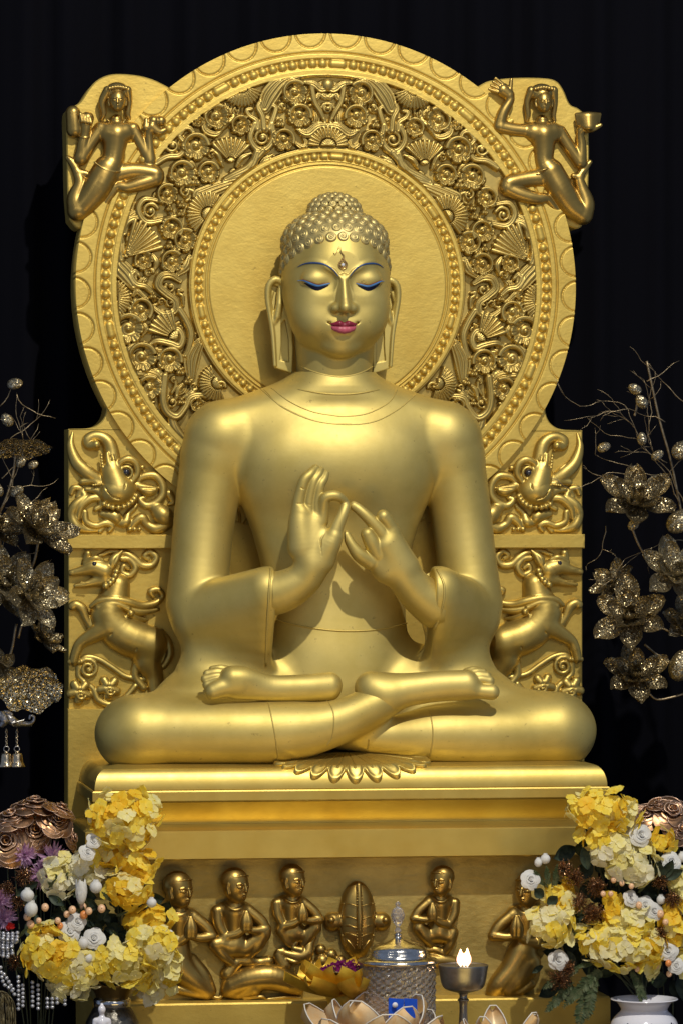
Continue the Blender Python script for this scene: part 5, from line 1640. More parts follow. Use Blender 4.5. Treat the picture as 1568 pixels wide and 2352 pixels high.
def bud(parent, u, v, rx, rz, d, mat, name='bud', rnd=None):
    c = P(u, v, d); g = Geo(); g.add(ball_geo(c, (rx * 0.9, rx * 0.9, rz * 0.95), 14, 10))
    for k in range(5):
        an = k * 1.256 + u
        out = np.array([math.cos(an), math.sin(an), 0])
        g.add(petal(c + np.array([0, 0, -rz]) * 0.98, unit(np.array([0, 0, 1.0]) + out * 0.75), unit(out * -1 + np.array([0, 0, 0.7])), rz * 1.9, rx * 0.8, 0.3, 0.45, 6, 4, 'leaf'))
    return g.out(name, mat, parent)

def berries(parent, pts, d, r=7.5, seed=0):
    rnd = random.Random(seed)
    for i, (u, v) in enumerate(pts):
        g = Geo(); c = P(u, v, d + rnd.uniform(-15, 20)); rr = r * rnd.uniform(0.8, 1.15)
        g.add(ball_geo(c, (rr, rr, rr * 1.1), 12, 8))
        g.add(ball_geo(c + np.array([0, rr * 0.9, rr * 0.1]), rr * 0.16, 5, 4), 1)
        g.out('berry', None, parent, mats=[BERRY2 if rnd.random() < 0.12 else BERRY, STEM])

def leaf(parent, u, v, d, ang, L, Wd, mat=GREEN, name='leaf', tilt=0.3):
    c = P(u, v, d); dr = unit(np.array([math.cos(ang), tilt, math.sin(ang)])); n = unit(np.array([0, 1, 0]) - dr * dr[1])
    g = Geo(); V, F = petal(c, dr, n, L, Wd, 0.35, 0.12, 9, 4, 'leaf'); g.add((V, F))
    return g.out(name, mat, parent)

def sprig(parent, u, v, d, ang, L, seed, mat=FERN, name='fern_frond', droop=0.0, leafl=0.16, wd=0.03):
    rnd = random.Random(seed); g = Geo(); c = P(u, v, d); n = 26; pts = []
    for i in range(n):
        t = i / (n - 1)
        pts.append(c + np.array([math.cos(ang) * L * t, 20 * t, math.sin(ang) * L * t - droop * L * t * t]))
    g.add(tube_geo(pts, 1.0, 5))
    for i in range(2, n):
        t = i / (n - 1); tg = unit(pts[i] - pts[i - 1])
        for s in (-1, 1):
            sd = unit(np.cross(tg, (0, 1, 0))) * s
            dr = unit(tg * 0.7 + sd + np.array([0, rnd.gauss(0, 0.25), rnd.gauss(0, 0.1)]))
            nn = unit(np.array([0, 1, 0]) - dr * dr[1])
            l = L * leafl * (math.sin(math.pi * (0.15 + 0.8 * t)) ** 0.7) * rnd.uniform(0.8, 1.2)
            g.add(petal(pts[i], dr, nn, l, l * 0.22, 0.2, 0.1, 3, 2, 'leaf'))
    return g.out(name, mat, parent)

def fuzz(parent, u, v, r, d, seed, mat=GLITB, name='glitter_spray', n=150, rad=0.75):
    rnd = random.Random(seed); c = P(u, v, d); g = Geo()
    for i in range(n):
        p = unit(np.array([rnd.gauss(0, 1), rnd.gauss(0.3, 0.8), rnd.gauss(0.1, 1)])); L = r * rnd.uniform(0.55, 1.0)
        e = c + p * L + np.array([0, 0, rnd.gauss(0, 2)])
        m1 = c + p * L * 0.55 + np.array([rnd.gauss(0, 2), rnd.gauss(0, 2), 1.5])
        g.add(tube_geo([c + p * L * 0.1, m1, e], [rad * 0.6, rad * 0.6, rad * 0.4], 3))
        for k in range(3):
            g.add(ball_geo(m1 + (e - m1) * (0.35 + 0.32 * k) + np.array([rnd.gauss(0, 1), rnd.gauss(0, 1), rnd.gauss(0, 1)]), rad * rnd.uniform(0.9, 1.7), 4, 3))
    return g.out(name, mat, parent, smooth=False)

def c1(x, y): return x * 0.29167, 1780 + y * 0.29167
def c2(x, y): return 1143.3 + x * 0.27083, 1780.3 + y * 0.27083
def c5(x, y): return x * 0.417, 849.3 + y * 0.417
def c6(x, y): return 1306.7 + x * 0.4688, 735 + y * 0.4688
def c7(x, y): return x * 0.15625, 2123.3 + y * 0.15625

# ---------------------------------------------------------------- left arrangement
lb = thing('flower_arrangement', 'yellow and cream silk hydrangea bouquet with white roses, left of the pedestal', 'flower arrangement', P(250, 2290, 500))
DB = 500
Y = [YEL, YEL3, YEL2]; YG = [YEL2, YEL, YEL3]; CR = [CREAM, CREAM2, YEL3]; YC = [YEL3, YEL, CREAM]
hl = [(283, 1878, 84, 58, 30, Y), (318, 1925, 30, 24, 30, Y), (262, 1968, 44, 28, -10, YG), (316, 1988, 46, 36, 15, YG), (298, 2040, 50, 40, 20, YG), (175, 1998, 66, 36, -20, CR), (135, 2025, 40, 36, -10, CR),
      (112, 2192, 58, 54, 40, YG), (92, 2148, 24, 24, 20, YG), (178, 2225, 52, 46, 30, YC), (158, 2268, 46, 30, 20, CR),
      (345, 2118, 52, 34, 0, YG), (286, 2215, 64, 50, 40, YC), (348, 2172, 54, 44, 45, YC), (382, 2222, 32, 44, 20, YC), (355, 2268, 36, 30, 0, CR), (316, 2248, 40, 28, 20, YC)]
for i, (u, v, ru, rv, dd, mm) in enumerate(hl): hydrangea(lb, u, v, ru, rv, DB + dd, mm, 100 + i)
for i, (x, y, r) in enumerate([(610, 1155, 62), (550, 1235, 72), (740, 1290, 70), (690, 610, 52), (740, 520, 50), (1330, 1270, 40)]):
    rose(lb, *c1(x, y), r * 0.3, DB + 45, WHITE, 200 + i, (0.2 - 0.1 * (i % 3), 1, 0.3), 'white_rose', 4, None, 0.8)
for x, y, rx, rz in [(215, 950, 57, 50), (245, 1060, 55, 62), (755, 885, 52, 50), (640, 930, 46, 92), (1195, 1010, 42, 38), (655, 1330, 44, 48), (690, 1445, 42, 44)]:
    bud(lb, *c1(x, y), rx * 0.29, rz * 0.29, DB + 50, WHITE, 'white_bud')
berries(lb, [c1(*p) for p in [(355, 1045), (570, 1065), (655, 1040), (660, 1105), (525, 1100), (305, 1150), (240, 1180), (215, 1120), (475, 1190), (455, 1150), (800, 1055), (700, 1075)]], DB + 40, 7.8, 5)
rn = random.Random(77)
for i in range(26):
    u, v = c1(rn.uniform(120, 1000), rn.uniform(900, 1500)); leaf(lb, u, v, DB - 10 + rn.uniform(-20, 30), rn.uniform(0, 6.28), rn.uniform(22, 44), rn.uniform(6, 11))
for i in range(46):
    u, v = c1(rn.uniform(560, 1260), rn.uniform(880, 1560)); leaf(lb, u, v, DB - 45 + rn.uniform(-20, 20), rn.uniform(0, 6.28), rn.uniform(38, 66), rn.uniform(13, 20), GREEN, 'leaf')
for i in range(16):
    u, v = c1(rn.uniform(150, 950), rn.uniform(880, 1400)); sprig(lb, u, v, DB + rn.uniform(-5, 30), rn.uniform(0.3, 2.8), rn.uniform(24, 46), i, FERN, 'filler_sprig')
for x, y, r in [(190, 800, 95), (60, 900, 70), (150, 1000, 80), (120, 1480, 80)]: fuzz(lb, *c1(x, y), r * 0.29, DB, int(x + y), GLITB, n=110, rad=0.7)
g = Geo()
for i, (u, v, ru, rv, dd, mm) in enumerate(hl[:14]):
    a = P(u, v, DB + dd * 0.3); e = P(255 + (i % 5) * 6, 2285, DB - 20); mid = (a + e) / 2 + np.array([rn.uniform(-15, 15), -20, 0])
    g.add(tube_geo(catmull([a, mid, e], 5), 2.2, 6))
g.out('stem_bundle', STEM, lb)

# ---------------------------------------------------------------- right arrangement
rb_ = thing('flower_arrangement', 'yellow and cream silk hydrangea bouquet with bronze glitter sprays, above the white vase', 'flower arrangement', P(1470, 2290, 500))
hr_ = [(c2(880, 290), 72, 46, 40, Y), (c2(690, 290), 30, 26, 30, YC), (c2(1060, 350), 34, 34, 35, Y), (c2(860, 520), 48, 36, 30, Y), (c2(980, 660), 48, 40, 35, CR), (c2(1150, 780), 58, 44, 40, CR), (c2(1150, 560), 34, 28, 20, [CREAM2, CREAM, YEL3]),
       (c2(1390, 570), 31, 26, 30, YG), (c2(530, 1060), 38, 42, 20, YG), (c2(460, 1280), 52, 46, 40, YC), (c2(390, 985), 16, 14, 20, YG), (c2(980, 1140), 26, 34, 30, YG), (c2(1130, 1270), 48, 42, 40, YC),
       (c2(860, 1420), 50, 44, 35, YC), (c2(1070, 1480), 60, 46, 55, YC), (c2(1280, 1480), 38, 40, 40, YG), (c2(1500, 1270), 34, 46, 30, YG), (c2(1530, 960), 30, 46, 10, YC), (c2(1570, 1560), 26, 34, 20, YC), (c2(1290, 1600), 22, 30, 30, YC)]
for i, ((u, v), ru, rv, dd, mm) in enumerate(hr_): hydrangea(rb_, u, v, ru, rv, DB + dd, mm, 300 + i)
for i, (x, y, r) in enumerate([(1210, 510, 84), (275, 890, 70), (1470, 735, 72), (1250, 1100, 66), (1320, 1160, 72), (510, 1570, 76), (1440, 1490, 76), (1510, 1620, 60), (1130, 1050, 60)]):
    rose(rb_, *c2(x, y), r * 0.27, DB + 50, WHITE, 400 + i, (0.2 - 0.12 * (i % 4), 1, 0.3), 'white_rose', 4, None, 0.8)
for x, y, rx, rz in [(400, 715, 46, 42), (340, 745, 36, 38), (1380, 1060, 40, 40), (1560, 700, 40, 44)]: bud(rb_, *c2(x, y), rx * 0.27, rz * 0.27, DB + 40, WHITE, 'white_bud')
berries(rb_, [c2(*p) for p in [(980, 890), (1050, 920), (1130, 945), (955, 1010), (1195, 1105), (1170, 1190), (1375, 1180), (1420, 1250), (1340, 1620), (1445, 1600), (1450, 1690), (1110, 1620), (890, 1010), (1180, 1650)]], DB + 48, 7.6, 9)
for i, (x, y, r) in enumerate([(560, 800, 80), (650, 880, 95), (830, 950, 95), (680, 1080, 90), (800, 1190, 115), (1380, 900, 80), (1480, 1060, 85), (1370, 1350, 75), (520, 1740, 110), (590, 1640, 70)]):
    fuzz(rb_, *c2(x, y), r * 0.27, DB + 45, 500 + i, GLITB, n=170, rad=0.75)
for i in range(30):
    x, y = rn.uniform(350, 1560), rn.uniform(700, 1700); u, v = c2(x, y); leaf(rb_, u, v, DB - 10 + rn.uniform(-20, 20), rn.uniform(0, 6.28), rn.uniform(24, 46), rn.uniform(7, 12))
for i in range(70):
    x, y = rn.uniform(520, 1600), rn.uniform(620, 1780); u, v = c2(x, y); leaf(rb_, u, v, DB - 45 + rn.uniform(-20, 20), rn.uniform(0, 6.28), rn.uniform(38, 70), rn.uniform(13, 20))
for x, y, an, L in [(1400, 880, 1.2, 50), (1380, 860, 2.0, 40), (1410, 880, 0.5, 46), (760, 800, 1.9, 60), (380, 1040, 2.4, 34), (420, 1100, 0.8, 30)]: leaf(rb_, *c2(x, y), DB + 50, an, L, 12)
for i, (x, y, an, L, dr) in enumerate([(430, 980, 1.75, 55, 0), (470, 990, 1.5, 60, 0), (400, 960, 2.2, 50, 0), (820, 1640, -1.75, 110, 0), (800, 1680, -1.9, 120, 0.1), (900, 1650, -2.6, 110, 0.2), (1180, 1700, -1.5, 60, 0), (700, 1640, 3.4, 90, 0.2), (1120, 1660, -1.1, 70, 0), (640, 1760, -2.4, 90, 0)]):
    sprig(rb_, *c2(x, y), DB + 30, an, L, 30 + i, FERN, 'fern_frond', dr)
for i in range(18):
    u, v = c2(rn.uniform(500, 1550), rn.uniform(850, 1750)); sprig(rb_, u, v, DB + rn.uniform(-5, 30), rn.uniform(0.3, 6), rn.uniform(24, 46), 60 + i, FERN, 'filler_sprig')
g = Geo()
for i, ((u, v), ru, rv, dd, mm) in enumerate(hr_[:16]):
    a = P(u, v, DB + dd * 0.3); e = P(1465 + (i % 5) * 6, 2300, DB - 10); mid = (a + e) / 2 + np.array([rn.uniform(-15, 15), -20, 0])
    g.add(tube_geo(catmull([a, mid, e], 5), 2.2, 6))
g.out('stem_bundle', STEM, rb_)

# ---------------------------------------------------------------- vases
TZ = Pz(2560, 300)
def foot_of(u, v, d): p = P(u, v, d); p[2] = TZ; return p
vz = thing('vase', 'dark round vase with an ornate silver neck band under the lower left bouquet', 'vase', foot_of(258, 2300, 470))
ax = P(258, 2300, 470); hgt = ax[2] - TZ
g = Geo(); g.add(lathe_geo((ax[0], ax[1], TZ), [(10, 0), (34, 0), (38, 6), (44, 60), (56, hgt - 140), (62, hgt - 90), (58, hgt - 46), (42, hgt - 16), (37, hgt - 12)], 40))
g.out('body', metal_paint('smoky_engraved_metal', (0.16, 0.15, 0.13), (0.05, 0.045, 0.04), 0.3, 0.8, 0.7, 60, 200, 0.004, 45), vz)
g = Geo(); g.add(lathe_geo((ax[0], ax[1], TZ), [(36, hgt - 14), (40, hgt - 12), (41, hgt + 2), (38, hgt + 6), (34, hgt + 7)], 40))
g.out('neck_band', metal_paint('polished_silver', (0.75, 0.74, 0.72), (0.6, 0.6, 0.6), 0.16, 1.0, 0.25, 90, 300, 0.002, 30), vz)
g = Geo(); g.add(lathe_geo((ax[0], ax[1], TZ), [(34, hgt + 6), (38, hgt + 16), (48, hgt + 34), (50, hgt + 38), (46, hgt + 38), (34, hgt + 14), (4, hgt + 8)], 40))
g.out('rim', metal_paint('dark_brass', (0.22, 0.15, 0.05), (0.12, 0.08, 0.03), 0.35, 0.9, 0.2, 60, 200, 0.002, 20), vz)

wv = thing('vase', 'glossy white porcelain vase pierced with small holes under the lower right bouquet', 'vase', foot_of(1477, 2310, 560))
ax = P(1479, 2310, 560); hgt = ax[2] - TZ
PORC = plain('white_porcelain', (0.72, 0.72, 0.80), 0.12, coat=0.5)
prof = [(8, 0), (46, 0), (50, 8), (48, 30), (60, hgt - 150), (72, hgt - 90), (76, hgt - 60), (72, hgt - 36), (60, hgt - 20), (52, hgt - 12), (52, hgt - 6), (60, hgt + 6), (72, hgt + 12), (74, hgt + 14), (70, hgt + 15), (56, hgt + 8), (46, hgt - 6), (44, hgt - 50)]
cp = [(c[0], c[1]) for c in catmull([(a, b, 0) for a, b in prof], 4)]
g = Geo(); g.add(lathe_geo((ax[0], ax[1], TZ), cp, 56)); g.out('body', PORC, wv)
HOLE = plain('dark_hole', (0.02, 0.02, 0.05), 0.6)
for ca in (-0.75, 0.0, 0.75):
    for k in range(9):
        an = ca + 0.15 * math.cos(k * 0.785) * (0.9 if k < 8 else 0); zz = hgt - 46 + 11 * math.sin(k * 0.785) * (1 if k < 8 else 0)
        rr = np.interp(zz, [hgt - 90, hgt - 60, hgt - 36, hgt - 20], [72, 76, 72, 60])
        nn = np.array([math.sin(an), math.cos(an), 0.35]); nn = unit(nn)
        c_ = np.array([ax[0] + rr * math.sin(an), ax[1] + rr * math.cos(an), TZ + zz])
        a_, b_ = frame(nn)
        g = Geo(); V = [c_ + nn * 0.9 + 2.4 * (math.cos(t) * a_ + math.sin(t) * b_) for t in np.linspace(0, 2 * math.pi, 10, endpoint=False)]
        V2 = [p - nn * 4 for p in V]
        g.add((V + V2, [tuple(range(10))] + [(i, (i + 1) % 10, 10 + (i + 1) % 10, 10 + i)[::-1] for i in range(10)]))
        g.out('pierced_hole', HOLE, wv, smooth=False)

# ---------------------------------------------------------------- metallic roses
def metal_roses(label, items, foot, seed):
    t = thing('metallic_rose_bunch', label, 'artificial roses', foot_of(*foot))
    for i, (u, v, r, look) in enumerate(items):
        rose(t, u, v, r * 1.08, 430 + (i % 3) * 14, COPPER, seed + i, look, 'rose', 5, PETAL_EDGE, 1.0)
        a = P(u, v + r * 0.4, 425); e = foot_of(*foot); e[0] += rn.uniform(-12, 12)
        g = Geo(); g.add(tube_geo(catmull([a, (a * 0.6 + e * 0.4) + np.array([rn.uniform(-12, 12), 0, 0]), e], 8), 1.6, 6)); g.out('stem', STEM, t)
metal_roses('bunch of brownish copper metal roses behind the left bouquet', [(79, 1908, 42, (0.05, 1, 0.35)), (14, 1935, 44, (-0.1, 1, 0.3)), (130, 1886, 34, (0.3, 0.8, 0.6)), (80, 1850, 40, (0, 0.25, 1)), (28, 1878, 38, (-0.2, 0.4, 0.9)), (140, 1860, 30, (0.4, 0.2, 0.9)), (165, 1925, 26, (0.8, 0.3, 0.3))], (90, 2300, 430), 700)
metal_roses('bunch of brownish copper metal roses behind the right bouquet', [(1485, 1872, 34, (-0.2, 0.6, 0.7)), (1540, 1866, 42, (0.1, 0.7, 0.6)), (1560, 1905, 34, (0.2, 1, 0.3)), (1512, 1850, 26, (0, 0.2, 1))], (1530, 2280, 430), 720)

# lilac chrysanthemums
lm = thing('chrysanthemum_bunch', 'pale lilac chrysanthemums tucked behind the left bouquet', 'artificial flowers', foot_of(80, 2300, 440))
for i, (u, v, r) in enumerate([(122, 1975, 42), (98, 2008, 36), (56, 1965, 30), (0, 2070, 34), (10, 2110, 30)]):
    g = Geo(); r2_ = random.Random(800 + i); c = P(u, v, 450)
    for k in range(90):
        p = unit(np.array([r2_.gauss(0, 1), abs(r2_.gauss(0, 0.8)), r2_.gauss(0.1, 1)])); nn = unit(np.array([0, 1, 0.2]) - p * (p @ np.array([0, 1, 0.2])))
        g.add(petal(c, p, nn, r * r2_.uniform(0.8, 1.1), 2.6, 0.5, 0.15, 4, 2, 'leaf'))
    g.out('flower_head', PINK, lm)
    g = Geo(); g.add(tube_geo([c, c + np.array([5, -10, -120]), foot_of(80, 2300, 440)], 1.5, 5)); g.out('stem', STEM, lm)

# ---------------------------------------------------------------- glitter lotus sprays
def lotus_flower(parent, u, v, r, d, seed, mat, look, open_=1.0, name='lotus_flower'):
    rnd = random.Random(seed); c = P(u, v, d); n = unit(np.array(look, float)); a, b = frame(n)
    g = Geo()
    for ly, (k, up, L) in enumerate([(6, 0.12, 1.05), (5, 0.75, 0.85), (3, 2.4, 0.55)]):
        for i in range(k):
            an = i * 2 * math.pi / k + ly * 0.5 + rnd.gauss(0, 0.12)
            out = math.cos(an) * a + math.sin(an) * b
            dr = unit(out + n * up * rnd.uniform(0.8, 1.15) / open_)
            nn = unit(n - dr * (n @ dr))
            l = r * L * rnd.uniform(0.9, 1.08)
            g.add(petal(c + out * r * 0.06, dr, nn, l, l * 0.30, 0.55, 0.16, 9, 6, 'lotus'), 0)
    g.add(ball_geo(c + n * r * 0.12, r * 0.14, 8, 6), 0)
    return g.out(name, mat, parent)
def twig(g, p0, ang, L, rnd, w=1.35, depth=0):
    pts = [p0]; a = ang; n = max(4, int(L / 13))
    for i in range(n):
        a += rnd.gauss(0, 0.22) ; step = L / n
        pts.append(pts[-1] + np.array([math.cos(a) * step, rnd.gauss(0, 2.5), math.sin(a) * step]))
        if depth < 2 and rnd.random() < 0.16 and i > 0: twig(g, pts[-1], a + rnd.choice([-1, 1]) * rnd.uniform(0.4, 1.0), L * rnd.uniform(0.22, 0.48), rnd, w * 0.7, depth + 1)
    g.add(tube_geo(pts, list(np.linspace(w, w * 0.4, len(pts))), 5))
def pod(parent, u, v, r, d, ang=1.2, mat=None):
    c = P(u, v, d); g = Geo()
    ax_ = np.array([math.cos(ang), 0.1, math.sin(ang)]); ax_ = unit(ax_); a, b = frame(ax_)
    V = []; F = []; seg = 20; ring = 10
    for i in range(ring + 1):
        th = math.pi * i / ring
        for j in range(seg):
            an = 2 * math.pi * j / seg; rr = r * 0.72 * math.sin(th) * (1 + 0.07 * math.cos(5 * an))
            V.append(c + ax_ * r * math.cos(th) * (1.15 if th < 1.5 else 0.95) + rr * (math.cos(an) * a + math.sin(an) * b))
    for i in range(ring):
        for j in range(seg): F.append((i * seg + j, i * seg + (j + 1) % seg, (i + 1) * seg + (j + 1) % seg, (i + 1) * seg + j))
    g.add((V, F)); g.out('pod', mat or GLIT2, parent)
def pad(parent, u, v, rx, rz, d, seed, tiltv=0.35):
    """frilled lotus leaf: a round wavy net-like dish"""
    rnd = random.Random(seed); c = P(u, v, d); g = Geo(); V = []; F = []; nr_, ns_ = 12, 72
    for i in range(nr_ + 1):
        t = i / nr_
        for j in range(ns_):
            an = 2 * math.pi * j / ns_
            wv_ = (0.03 * math.sin(an * 7 + seed) + 0.02 * math.sin(an * 13)) * t
            x_ = rx * t * (1 + wv_) * math.cos(an); y_ = rx * 0.8 * t * math.sin(an)
            hz = rz * (-tiltv * t * t + 0.08 * t * t * math.sin(an * 7 + 1) + 0.02 * math.cos(an * 18))
            V.append(c + np.array([x_, y_ * (0.9 if rx > rz * 1.5 else 0.5), hz + (y_ * rz / rx * 0.9)]))
    for i in range(nr_):
        for j in range(ns_): F.append((i * ns_ + j, i * ns_ + (j + 1) % ns_, (i + 1) * ns_ + (j + 1) % ns_, (i + 1) * ns_ + j))
    g.add((V, F)); g.out('lotus_leaf', GLITNET, parent)
def net_mat():
    m = glitter_mat('glitter_net_leaf', (0.55, 0.46, 0.28), (0.98, 0.88, 0.62), 0.25, scale=320)
    nt = m.node_tree; b = nt.nodes['Principled BSDF']
    tc = nt.nodes.new('ShaderNodeTexCoord'); v = nt.nodes.new('ShaderNodeTexVoronoi'); v.feature = 'DISTANCE_TO_EDGE'; v.inputs['Scale'].default_value = 190
    nt.links.new(tc.outputs['Object'], v.inputs['Vector'])
    r = _ramp(nt, v.outputs[0], [(0.20, (1, 1, 1)), (0.27, (0, 0, 0))]); nt.links.new(r.outputs[0], b.inputs['Alpha'])
    return m
GLITNET = net_mat()

ls = thing('glitter_lotus_spray', 'champagne glitter lotus spray with lotus leaves, left of the carved slab', 'artificial flowers', foot_of(-40, 1900, 200))
for i, (x, y, r, dd, lk, m) in enumerate([(200, 890, 86, 60, (0.45, 0.65, 0.65), GLIT), (165, 1250, 82, 80, (0.5, 0.8, 0.25), GLIT2), (20, 1180, 80, 60, (0.2, 0.9, 0.3), GLIT2), (235, 1500, 50, 20, (0.6, 0.4, 0.7), GLIT), (-20, 880, 60, 30, (0.2, 0.7, 0.6), GLIT), (0, 1640, 52, 60, (-0.2, 0.8, -0.3), GLIT2)]):
    lotus_flower(ls, *c5(x, y), r, 160 + dd, 900 + i, m, lk)
pad(ls, *c5(105, 410), 72, 30, 200, 1); pad(ls, *c5(165, 1700), 72, 72, 230, 2); 
for x, y, r, an in [(78, 78, 17, 0.2), (42, 280, 16, 2.3), (180, 525, 12, 0.5), (115, 510, 14, 1), (90, 672, 16, 0.6), (-10, 665, 16, 2)]: pod(ls, *c5(x, y), r, 200, an)
r3 = random.Random(21)
for i, (x, y, an, L) in enumerate([(0, 900, 1.9, 330), (0, 780, 1.2, 250), (20, 420, 1.0, 150), (0, 200, 0.6, 70), (10, 600, 0.7, 150), (30, 760, 0.25, 110), (40, 640, -0.2, 120), (0, 1000, 1.1, 120), (60, 900, -1.2, 90), (0, 1300, 1.2, 160), (80, 1060, -0.3, 80), (90, 130, -1.0, 110)]):
    g = Geo(); twig(g, P(*c5(x, y), 190), an, L, r3); g.out('twig', TWIG, ls)
for pts in [[(-20, 830), (40, 690), (75, 560), (85, 470)], [(100, 1480), (140, 1330), (160, 1260)], [(150, 1150), (190, 1050), (210, 950)], [(-60, 1900), (0, 1700), (60, 1560), (90, 1400)], [(-60, 1950), (-10, 1300), (0, 900), (-20, 830)]]:
    g = Geo(); g.add(tube_geo([P(*c5(*p[:2]), 185) for p in catmull([(a, b, 0) for a, b in pts], 6)], 3.0, 7)); g.out('stem', TWIG, ls)

rs_ = thing('glitter_lotus_spray', 'champagne glitter lotus spray with tall bare twigs, right of the carved slab', 'artificial flowers', foot_of(1610, 1900, 200))
for i, (x, y, r, dd, lk, m) in enumerate([(330, 895, 88, 60, (-0.05, 0.75, 0.6), GLIT), (510, 1250, 86, 60, (0.1, 0.85, 0.45), GLIT2), (300, 1460, 84, 80, (-0.25, 0.85, 0.4), GLIT), (320, 1750, 74, 60, (-0.05, 0.8, 0.55), GLIT), (230, 1290, 56, 10, (-0.6, 0.5, 0.5), GLIT), (560, 1480, 60, 10, (0.2, 0.9, 0.2), GLIT2)]):
    lotus_flower(rs_, *c6(x, y), r, 160 + dd, 950 + i, m, lk)
for x, y, r, an in [(325, 340, 16, 2.6), (357, 403, 17, 2.2), (357, 585, 15, 1.7), (168, 625, 15, 0.4), (430, 665, 15, 0.6), (315, 1005, 15, 0.8), (540, 990, 34, 0.6), (560, 640, 30, 0.3), (545, 1700, 36, 1.2)]: pod(rs_, *c6(x, y), r, 215, an)
for i, (x, y, an, L) in enumerate([(560, 900, 2.0, 340), (540, 900, 1.8, 330), (480, 700, 2.5, 230), (300, 760, 2.4, 150), (470, 500, 2.7, 170), (430, 760, 2.9, 150), (560, 1080, 2.9, 240), (380, 300, 0.6, 90), (240, 1230, 4.2, 50), (180, 1010, 4.5, 80), (560, 400, 2.3, 120), (400, 560, 1.9, 130)]):
    g = Geo(); twig(g, P(*c6(x, y), 195), an, L, r3); g.out('twig', TWIG, rs_)
for pts in [[(560, 1000), (500, 700), (440, 480), (380, 200)], [(300, 1000), (350, 1120), (420, 1210), (520, 1300), (640, 1400)], [(370, 1590), (430, 1640), (500, 1680), (640, 1720)], [(390, 1830), (430, 1860), (500, 1850), (600, 1820)], [(440, 1500), (500, 1530), (620, 1560)], [(320, 470), (330, 430), (335, 370)]]:
    g = Geo(); g.add(tube_geo([P(*c6(*p[:2]), 190) for p in catmull([(a, b, 0) for a, b in pts], 6)], 2.8, 7)); g.out('stem', TWIG, rs_)
g = Geo(); g.add(tube_geo([P(1600, 1640, 185), P(1612, 1900, 190), foot_of(1610, 1900, 200)], 4, 7)); g.add(tube_geo([P(1606, 1400, 185), P(1600, 1640, 185)], 4, 7)); g.out('main_stem', TWIG, rs_)
g = Geo(); g.add(tube_geo([P(-25, 1640, 185), P(-40, 1900, 190), foot_of(-40, 1900, 200)], 4, 7)); g.out('main_stem', TWIG, ls)
# ---------------------------------------------------------------- elephant head hanger with bells
SIL = metal_paint('tarnished_silver', (0.62, 0.60, 0.58), (0.35, 0.33, 0.32), 0.28, 1.0, 0.6, 160, 400, 0.002, 60)
BELLM = metal_paint('pale_brass', (0.70, 0.58, 0.40), (0.6, 0.46, 0.28), 0.25, 1.0, 0.15, 60, 300, 0.002, 30)
eh = thing('elephant_bell_hanger', 'silver elephant head wall ornament with two hanging brass bells on the left edge', 'bell ornament', P(15, 1655, 60))
R = Relief(c5, 0.417, 60)
R.path([(-60, 1925, 34, 16), (0, 1915, 34, 18), (40, 1915, 30, 18)], 4); R.path([(30, 1905, 26, 22), (60, 1930, 26, 22), (85, 1945, 22, 20), (120, 1950, 16, 18), (155, 1950, 12, 16), (180, 1935, 9, 14), (184, 1912, 8, 14), (165, 1905, 7, 14), (160, 1920, 7, 14)], 2)
R.path([(60, 1945, 6, 32), (95, 1935, 5, 32), (128, 1925, 3, 30)], 1); R.path([(0, 1900, 26, 30), (20, 1930, 22, 32), (5, 1955, 14, 30)], 2)
R.path([(62, 1912, 5, 34)], 1); R.path([(-10, 1890, 8, 26), (30, 1880, 9, 28), (60, 1895, 8, 28)], 1)
for i in range(9): R.path([(100 + i * 9, 1940 + 4 * math.sin(i), 3, 27 - i), (98 + i * 9, 1962, 3, 24 - i)], 0.5, n=0)
eb = mesh('elephant_head', *R.build(0.9), SIL, eh)
for x in (35, 93):
    for k in range(8):
        g = Geo(); cc = P(*c5(x, 1985 + k * 12), 66)
        g.add(tube_geo([cc + np.array([2.2 * math.cos(t) * (1 if k % 2 else 0.3), 2.2 * math.cos(t) * (0.3 if k % 2 else 1), 3.2 * math.sin(t)]) for t in np.linspace(0, 2 * math.pi, 11)], 0.8, 5))
        g.out('chain_link', BELLM, eh)
    g = Geo(); cc = P(*c5(x, 2090), 66); g.add(tube_geo([cc + np.array([6 * math.cos(t), 0, 6 * math.sin(t)]) for t in np.linspace(0, 2 * math.pi, 17)], 1.2, 6)); g.out('ring', SIL, eh)
for x in (33, 95):
    bc = P(*c5(x, 2165), 66)
    g = Geo(); g.add(lathe_geo(tuple(bc), [(cz[0], cz[1]) for cz in catmull([(0.5, 26, 0), (4, 26, 0), (5, 23, 0), (11, 20, 0), (13, 10, 0), (14, 2, 0), (19, -8, 0), (17, -9, 0), (12, 2, 0), (10, 12, 0)], 3)], 28)); b_ = g.out('bell', BELLM, eh)
    g = Geo(); g.add(ball_geo(bc + np.array([0, 0, -8]), 4, 10, 7)); g.out('clapper', BELLM, b_)
# hook for the ornament
g = Geo(); g.add(tube_geo([P(-70, 1655, 60), P(-10, 1655, 62)], 3, 6)); g.out('wall_bracket', SIL, eh)

